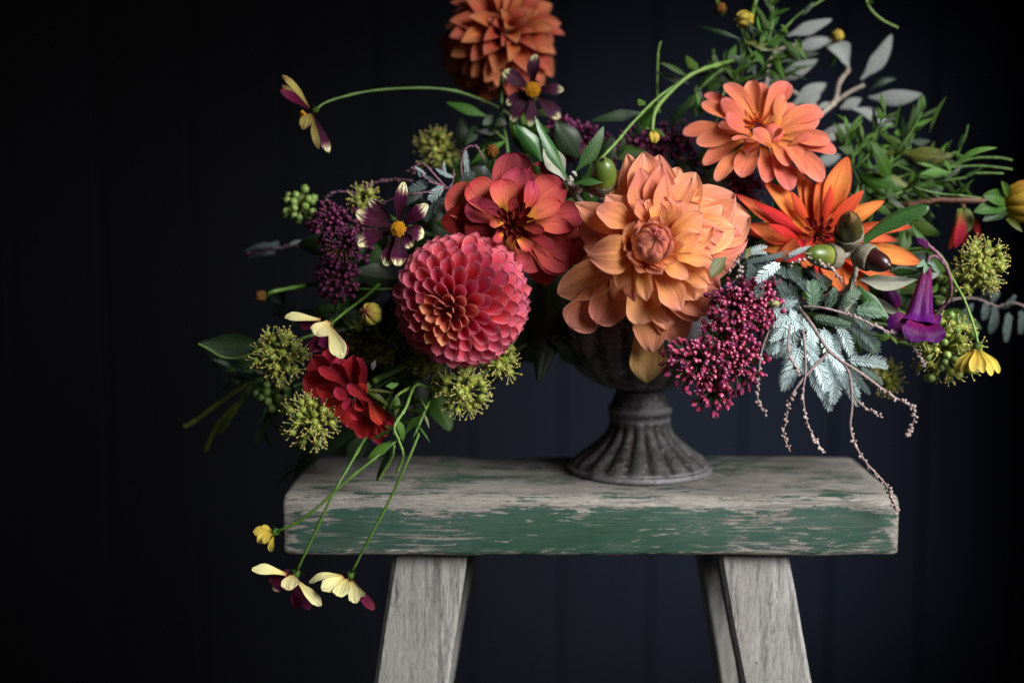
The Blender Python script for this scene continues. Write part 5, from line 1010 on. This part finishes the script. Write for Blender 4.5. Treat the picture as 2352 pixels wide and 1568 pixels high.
filler('shaded leaves behind the flame dahlia and the acorns', 1760, 2150, 420, 720, .02, 34, 5)
filler('shaded leaves behind sedum and blue grey fronds', 1620, 2050, 600, 800, .0, 30, 6)
filler('shaded leaves behind the crimson dahlia and ivy umbels', 720, 1000, 780, 920, .01, 24, 7)

# ------------------------------------------------------------------ acacia fronds and beaded twigs
def frond(b, t, wd, up, r, arch=.12, n=None, bend=0., dens=1.):
    al = t - b; L = al.length; al /= L; up = (up - al * up.dot(al)).normalized(); side = al.cross(up); g = G()
    n = n or max(10, int(L / .0023 * dens)); pts = []
    for i in range(13):
        s = i / 12; pts.append(b + al * L * s + up * L * arch * (math.sin(pi * s) * .6 - s * s * .5) + side * L * bend * math.sin(pi * s))
    g.tube(pts, .0007, .0003, 5)
    for i in range(n):
        s = .06 + .93 * i / n; k = s * 12; j = min(int(k), 11); p = pts[j].lerp(pts[j + 1], k - j); tg = (pts[j + 1] - pts[j]).normalized()
        wl = wd / 2 * (math.sin(pi * min(1, s * .8 + .16)) ** .7) * r.uniform(.88, 1.06) * 1.1
        for sd in (-1, 1):
            ang = math.radians(r.uniform(52, 64) - 22 * s); d = (tg * math.cos(ang) + side * sd * math.sin(ang) + up * r.uniform(.02, .22)).normalized()
            w2 = L / n * .34; e = tg; q = p + d * wl
            m1 = p + d * wl * .35; m2 = p + d * wl * .75
            v = [p, m1 - e * w2, m1 + e * w2, m2 - e * w2 * .9, m2 + e * w2 * .9, q]
            f = [(0, 1, 2), (1, 3, 4, 2), (3, 5, 4)]
            if sd < 0: f = [x[::-1] for x in f]
            g.add(v, f, [(.5, 0), (.2, .4), (.8, .4), (.2, .7), (.8, .7), (.5, 1)])
    return g
def fronds(th, c, dep, rows, mat, seed):
    r = random.Random(seed); ext = []
    for row in rows:
        q = lambda k: r.uniform(-k, k)
        for _ in range((2 if len(row) > 5 and row[5].get('m') == 'frond_hi' else 1) if seed == 31 else 0): ext.append((row[0] + q(35), row[1] + q(35), row[2] + q(60), row[3] + q(60), row[4], {**(row[5] if len(row) > 5 else {}), 'd': .008}))
    for row in rows + ext:
        bx, by, tx, ty, wd = row[:5]; o = row[5] if len(row) > 5 else {}
        d = o.get('d', 0) + r.uniform(-.004, .004); f = o.get('f', r.uniform(-.006, .012))
        b = Wc(c, bx, by, dep + d); t = Wc(c, tx, ty, dep + d - f); up = V(o.get('up', (r.uniform(-.3, .5), -1, r.uniform(.0, .7))))
        th.mesh('frond', frond(b, t, pxm(c, wd, dep), up, r, o.get('arch', .15), bend=o.get('bend', r.uniform(-.1, .1))), M[o.get('m', mat)], org=b)
def twig(th, c, rows, mat='twig', bmat='twigbud', seed=1, rb=.0013, gap=.0020):
    r = random.Random(seed)
    for row in rows:
        rr = row[0]; bead0 = row[1]; pts = spline([Wc(c, *p) for p in row[2:]], 14 * (len(row) - 3)); g = G(); rr *= .82; g.tube(pts, rr, rr * .5, 6)
        gb = G(); n = len(pts); L = sum((pts[i + 1] - pts[i]).length for i in range(n - 1)); nb = int(L / gap)
        for i in range(nb):
            s = i / nb
            if s < bead0: continue
            k = s * (n - 1); j = min(int(k), n - 2); p = pts[j].lerp(pts[j + 1], k - j)
            d = V((r.uniform(-1, 1), r.uniform(-1, 1), r.uniform(-1, 1))).normalized()
            gb.ball(p + d * (rr * .6 + rb * .8), rb * r.uniform(.6, 1.25), d, 1.25, 6, 4)
        o = th.mesh('twig', g, M[mat])
        if gb.v: th.mesh('bead', gb, M[bmat], parent=o)['kind'] = 'stuff'
y0 = -.115
th = T('acacia_branch', 'pale blue grey ferny acacia with mauve beaded twigs trailing over the stool', 'acacia branch', Wc(CI, 690, 720, y0), 'acacia branches')
hi = {'m': 'frond_hi'}; dk = {'m': 'frond_dk'}; gn = {'m': 'frond_gn'}
fronds(th, CI, y0, [(640, 930, 535, 1250, 150, hi), (600, 900, 500, 1020, 110), (690, 960, 845, 1275, 150, hi), (850, 1010, 890, 1370, 165, hi), (990, 1130, 1095, 1390, 120), (640, 870, 785, 1000, 130, hi), (820, 870, 960, 950, 110), (1000, 750, 1245, 975, 160, dk), (915, 750, 1035, 990, 120), (1000, 1030, 1325, 1085, 120),
 (620, 650, 425, 465, 150, dk), (480, 290, 305, 430, 120, {'m': 'frond_hi', 'd': -.01}), (150, 260, 395, 165, 80, {'m': 'frond', 'arch': .3}), (215, 285, 535, 230, 66, dk), (540, 235, 760, 190, 66), (735, 640, 720, 425, 150, {'m': 'frond_gn', 'd': -.005}), (960, 610, 1100, 510, 130, gn), (1060, 650, 1290, 665, 130, gn), (690, 310, 825, 440, 70, dk), (620, 700, 430, 770, 100), (650, 750, 415, 890, 110, hi), (520, 890, 420, 1000, 110), (700, 810, 545, 690, 120, hi), (740, 700, 1030, 745, 90, gn),
 (560, 640, 640, 800, 120, hi), (600, 740, 560, 920, 140, hi), (720, 760, 740, 960, 150, hi), (790, 800, 900, 990, 130, hi), (480, 560, 380, 620, 110, dk), (530, 540, 470, 420, 100, dk), (380, 330, 280, 330, 90, dk), (260, 290, 240, 420, 100, dk), (560, 400, 440, 330, 110, dk), (640, 420, 560, 330, 110, dk), (700, 520, 620, 420, 120, dk), (840, 620, 900, 500, 100, gn), (500, 650, 610, 560, 100), (860, 930, 960, 1130, 120, hi), (930, 1100, 1010, 1250, 100), (560, 990, 620, 1100, 110, hi), (760, 1000, 790, 1150, 110, hi), (1050, 680, 1180, 800, 120, dk), (1020, 1080, 1180, 1290, 90, dk), (1100, 1090, 1230, 1180, 90, dk), (420, 800, 400, 1000, 70, dk), (330, 420, 330, 560, 110, dk), (440, 620, 540, 720, 110)], 'frond', 31)
twig(th, CI, [(.0019, .55, (560, 560, y0 + .02), (700, 720, y0 - .006), (850, 950, y0 - .012), (1000, 1100, y0 - .014), (1035, 1350, y0 - .014), (1025, 1570, y0 - .012), (1115, 1780, y0 - .008), (1290, 1980, y0 + .006), (1350, 2110, y0 + .012), (1385, 2210, y0 + .013)),
 (.0015, .35, (850, 950, y0 - .012), (960, 1040, y0 - .014), (1100, 1130, y0 - .016), (1350, 1310, y0 - .016), (1480, 1380, y0 - .014), (1515, 1450, y0 - .012), (1480, 1570, y0 - .01), (1440, 1600, y0 - .01)),
 (.0015, .42, (850, 975, y0 - .012), (720, 1110, y0 - .016), (640, 1200, y0 - .018), (560, 1330, y0 - .018), (530, 1480, y0 - .016), (510, 1600, y0 - .012), (560, 1730, y0 - .008)),
 (.0012, .45, (660, 800, y0 - .01), (675, 950, y0 - .014), (680, 1120, y0 - .018), (660, 1300, y0 - .018), (690, 1500, y0 - .015), (760, 1650, y0 - .012), (830, 1740, y0 - .01)),
 (.0011, .25, (400, 800, y0), (345, 960, y0 - .006), (320, 1150, y0 - .008), (310, 1300, y0 - .008), (340, 1400, y0 - .008), (385, 1455, y0 - .008)),
 (.0009, .1, (1060, 1330, y0 - .01), (1130, 1390, y0 - .012), (1200, 1435, y0 - .012), (1275, 1470, y0 - .01)),
 (.0012, .35, (660, 620, y0 - .004), (800, 630, y0 - .012), (930, 660, y0 - .014), (1100, 720, y0 - .014), (1280, 800, y0 - .012), (1440, 870, y0 - .008), (1540, 980, y0 - .004), (1600, 1085, y0)),
 (.0010, .3, (560, 760, y0 - .01), (545, 930, y0 - .014), (590, 1060, y0 - .016), (650, 1150, y0 - .016)),
 (.0008, .1, (960, 440, y0 + .0), (900, 350, y0 - .01), (800, 290, y0 - .012), (680, 250, y0 - .01), (540, 310, y0 - .008)),
 (.0008, .1, (120, 440, y0), (180, 350, y0 - .005), (150, 270, y0 - .008), (90, 380, y0 - .005))], seed=5)

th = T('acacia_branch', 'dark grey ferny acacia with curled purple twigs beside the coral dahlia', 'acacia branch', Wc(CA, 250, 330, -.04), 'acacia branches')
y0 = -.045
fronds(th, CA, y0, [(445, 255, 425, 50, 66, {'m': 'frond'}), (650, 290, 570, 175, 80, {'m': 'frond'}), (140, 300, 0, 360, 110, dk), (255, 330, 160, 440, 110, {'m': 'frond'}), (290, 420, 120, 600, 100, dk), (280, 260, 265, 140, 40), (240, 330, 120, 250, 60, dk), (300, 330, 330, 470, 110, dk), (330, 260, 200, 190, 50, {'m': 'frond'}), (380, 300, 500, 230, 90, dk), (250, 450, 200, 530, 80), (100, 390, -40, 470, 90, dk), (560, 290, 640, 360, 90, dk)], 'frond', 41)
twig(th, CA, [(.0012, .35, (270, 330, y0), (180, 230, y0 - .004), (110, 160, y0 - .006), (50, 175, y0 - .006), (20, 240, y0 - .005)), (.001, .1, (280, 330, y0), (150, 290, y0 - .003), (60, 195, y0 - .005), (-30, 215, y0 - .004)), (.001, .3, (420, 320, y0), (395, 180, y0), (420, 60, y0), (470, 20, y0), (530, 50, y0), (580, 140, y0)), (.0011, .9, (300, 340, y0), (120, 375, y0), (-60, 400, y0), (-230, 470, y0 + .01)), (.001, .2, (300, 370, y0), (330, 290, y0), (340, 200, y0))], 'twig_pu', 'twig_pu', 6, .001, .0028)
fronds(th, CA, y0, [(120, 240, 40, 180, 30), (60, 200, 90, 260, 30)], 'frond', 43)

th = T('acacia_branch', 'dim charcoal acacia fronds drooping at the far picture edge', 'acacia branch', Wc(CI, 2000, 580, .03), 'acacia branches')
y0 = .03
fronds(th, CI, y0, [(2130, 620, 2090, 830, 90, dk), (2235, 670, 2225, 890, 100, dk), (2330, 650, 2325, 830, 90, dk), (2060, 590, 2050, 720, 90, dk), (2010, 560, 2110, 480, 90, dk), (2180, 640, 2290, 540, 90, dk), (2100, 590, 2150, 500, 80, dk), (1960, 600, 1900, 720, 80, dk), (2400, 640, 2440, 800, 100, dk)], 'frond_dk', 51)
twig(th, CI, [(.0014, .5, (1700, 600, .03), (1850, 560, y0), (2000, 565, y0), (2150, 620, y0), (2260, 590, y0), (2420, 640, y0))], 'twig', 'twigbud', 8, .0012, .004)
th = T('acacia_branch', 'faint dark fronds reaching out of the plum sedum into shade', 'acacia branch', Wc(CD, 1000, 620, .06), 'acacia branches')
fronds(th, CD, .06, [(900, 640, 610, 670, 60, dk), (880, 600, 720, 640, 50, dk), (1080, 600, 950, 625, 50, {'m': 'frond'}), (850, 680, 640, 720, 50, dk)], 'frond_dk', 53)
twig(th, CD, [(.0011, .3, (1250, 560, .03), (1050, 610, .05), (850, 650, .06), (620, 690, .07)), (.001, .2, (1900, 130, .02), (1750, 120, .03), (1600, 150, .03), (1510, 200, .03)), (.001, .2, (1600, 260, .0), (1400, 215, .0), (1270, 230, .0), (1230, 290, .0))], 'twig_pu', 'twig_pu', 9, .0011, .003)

# green spikes in the shade
th = T('flower_spike', 'two fuzzy dark green seed spikes pointing down into the shade', 'seed spike', Wc(CG, 640, 760, .02))
r = random.Random(70)
for pts, r0 in (([(640, 740), (480, 850), (340, 950), (230, 1030), (160, 1070)], 26), ([(660, 770), (560, 920), (470, 1060), (420, 1120)], 28), ([(560, 890), (440, 1020), (370, 1130), (320, 1255)], 27)):
    P = spline([Wc(CG, x, y, .02) for x, y in pts], 40); g = G(); g.tube(P, pxm(CG, r0 * .45, 0), pxm(CG, r0 * .35, 0), 8)
    for i in range(330):
        k = r.uniform(0, len(P) - 1.01); j = int(k); p = P[j].lerp(P[j + 1], k - j); d = V((r.uniform(-1, 1), r.uniform(-1, 1), r.uniform(-1, 1))).normalized()
        g.ball(p + d * pxm(CG, r0 * .5, 0), pxm(CG, r0 * .22, 0), d, 1.5, 5, 3)
    th.mesh('spike', g, M['catk'])
stems(th, CG, [(.0015, (640, 750, .02), (760, 700, .02), (950, 640, .02), (1200, 560, .02))], 'stem')

# ------------------------------------------------------------------ purple bell flower
y0 = -.10
th = T('bell_flower', 'purple bell flower hanging with flared lobes over the green berry umbel', 'bell flower', Wc(CC, 1770, 920, y0))
top = Wc(CC, 1772, 930, y0 + .008); mo = Wc(CC, 1695, 1400, y0 - .012); ax = (mo - top).normalized(); L = (mo - top).length; g = G()
a = ax.cross(V((0, 1, 0))).normalized(); b = ax.cross(a); seg = 40; v = []; uv = []; n = 26
prof = [(0, 24), (.08, 34), (.2, 44), (.4, 62), (.6, 78), (.75, 90), (.86, 100), (.93, 118), (1., 150)]
def pr_at(s):
    for (s0, r0), (s1, r1) in zip(prof, prof[1:]):
        if s0 <= s <= s1: return r0 + (r1 - r0) * (s - s0) / (s1 - s0)
    return prof[-1][1]
for i in range(n + 1):
    s = i / n
    for k in range(seg):
        an = 2 * pi * k / seg; R = pxm(CC, pr_at(s), y0) * (1 + (.05 + .12 * s) * math.cos(5 * an)); v.append(top + ax * L * s + (a * math.cos(an) + b * math.sin(an) * .9) * R); uv.append((k / seg, s))
f = [(i * seg + k, i * seg + (k + 1) % seg, (i + 1) * seg + (k + 1) % seg, (i + 1) * seg + k) for i in range(n) for k in range(seg)]
g.add(v, f, uv); th.mesh('tube', g, M['penst'])
r = random.Random(81)
for bx, by, tx, ty, wd, fo in ((1640, 1350, 1470, 1415, 170, .0), (1680, 1370, 1645, 1520, 190, .014), (1770, 1390, 1835, 1530, 180, .012), (1780, 1340, 1850, 1400, 150, -.004), (1700, 1360, 1590, 1440, 150, -.02)):
    p0 = Wc(CC, bx, by, y0 - .012 - fo * .8); g = G(); g.add(*petal(p0, Wc(CC, tx, ty, y0 - .014 - fo * 1.5), pxm(CC, wd, y0), V((0, -1, .4)), A=.35, base=.6, vm=.6, e=2.2, arch=.14, curl=-.15, ripple=.06, r=r)); th.mesh('lobe', g, M['penst'], org=p0)
for tx, ty in ((1680, 950), (1860, 1000), (1740, 1000), (1830, 950)):
    p0 = Wc(CC, 1772, 900, y0 + .004); g = G(); g.add(*petal(p0, Wc(CC, tx, ty, y0 - .005), pxm(CC, 50, y0), V((0, -1, .3)), A=.4, vm=.4, e=1.4, base=.6, arch=.1, r=r, nu=4, nv=7)); th.mesh('sepal', g, M['frond_gn'], org=p0)
stems(th, CC, [(.0014, (1772, 905, y0), (1790, 870, y0), (1840, 868, y0), (1900, 930, y0 + .002)), (.0016, (1700, 740, y0), (1780, 785, y0), (1860, 860, y0), (1920, 960, y0 + .004), (1950, 1080, y0 + .01), (1930, 1200, y0 + .02), (1820, 1320, y0 + .03), (1700, 1480, y0 + .05), (1450, 1500, y0 + .08))], 'twig_pu')
bud('flower_bud', 'small pointed purple bud at the tip of the bell flower stem', (1735, 765), y0, 34, (-.85, -.2, .5), 'penst', 5, 12, None, c=CC, el=1.9)
bud('flower_bud', 'shaded plum bud below the oak leaves next to the bell flower', (1500, 1190), -.07, 62, (-.5, -.3, .8), 'penst', 5, 13, [(1560, 1290, -.06), (1700, 1350, -.04)], c=CC, el=1.6, sepals=4)
bud('flower_bud', 'small pale pink bud on the edge of the magenta sedum', (445, 600), -.125, 26, (.8, -.5, .2), 'creambud', 5, 14, [(390, 605, -.12), (330, 620, -.11)], c=CI, el=1.6)
leafset(T('leaf_spray', 'bright small leaves under the bell flower next to berry umbel', 'leaf spray', Wc(CI, 1300, 850, -.06), 'leaf sprays'), CI, -.06, [(1240, 880, 1335, 830, 60, {'m': 'leaf_lt'}), (1330, 840, 1380, 910, 40, {'m': 'leaf_lt'}), (1080, 950, 1040, 790, 66, {'m': 'leaf_lt'}), (1100, 980, 1150, 870, 60, {'m': 'leaf_lt'}), (1650, 540, 1760, 560, 40), (1650, 520, 1690, 440, 40, {'m': 'leaf_lt'}), (1580, 400, 1720, 370, 50, {'m': 'silver'}), (1690, 330, 1690, 380, 30, {'m': 'frond_gn'}), (1250, 900, 1180, 990, 60)], 'leaf', 61)
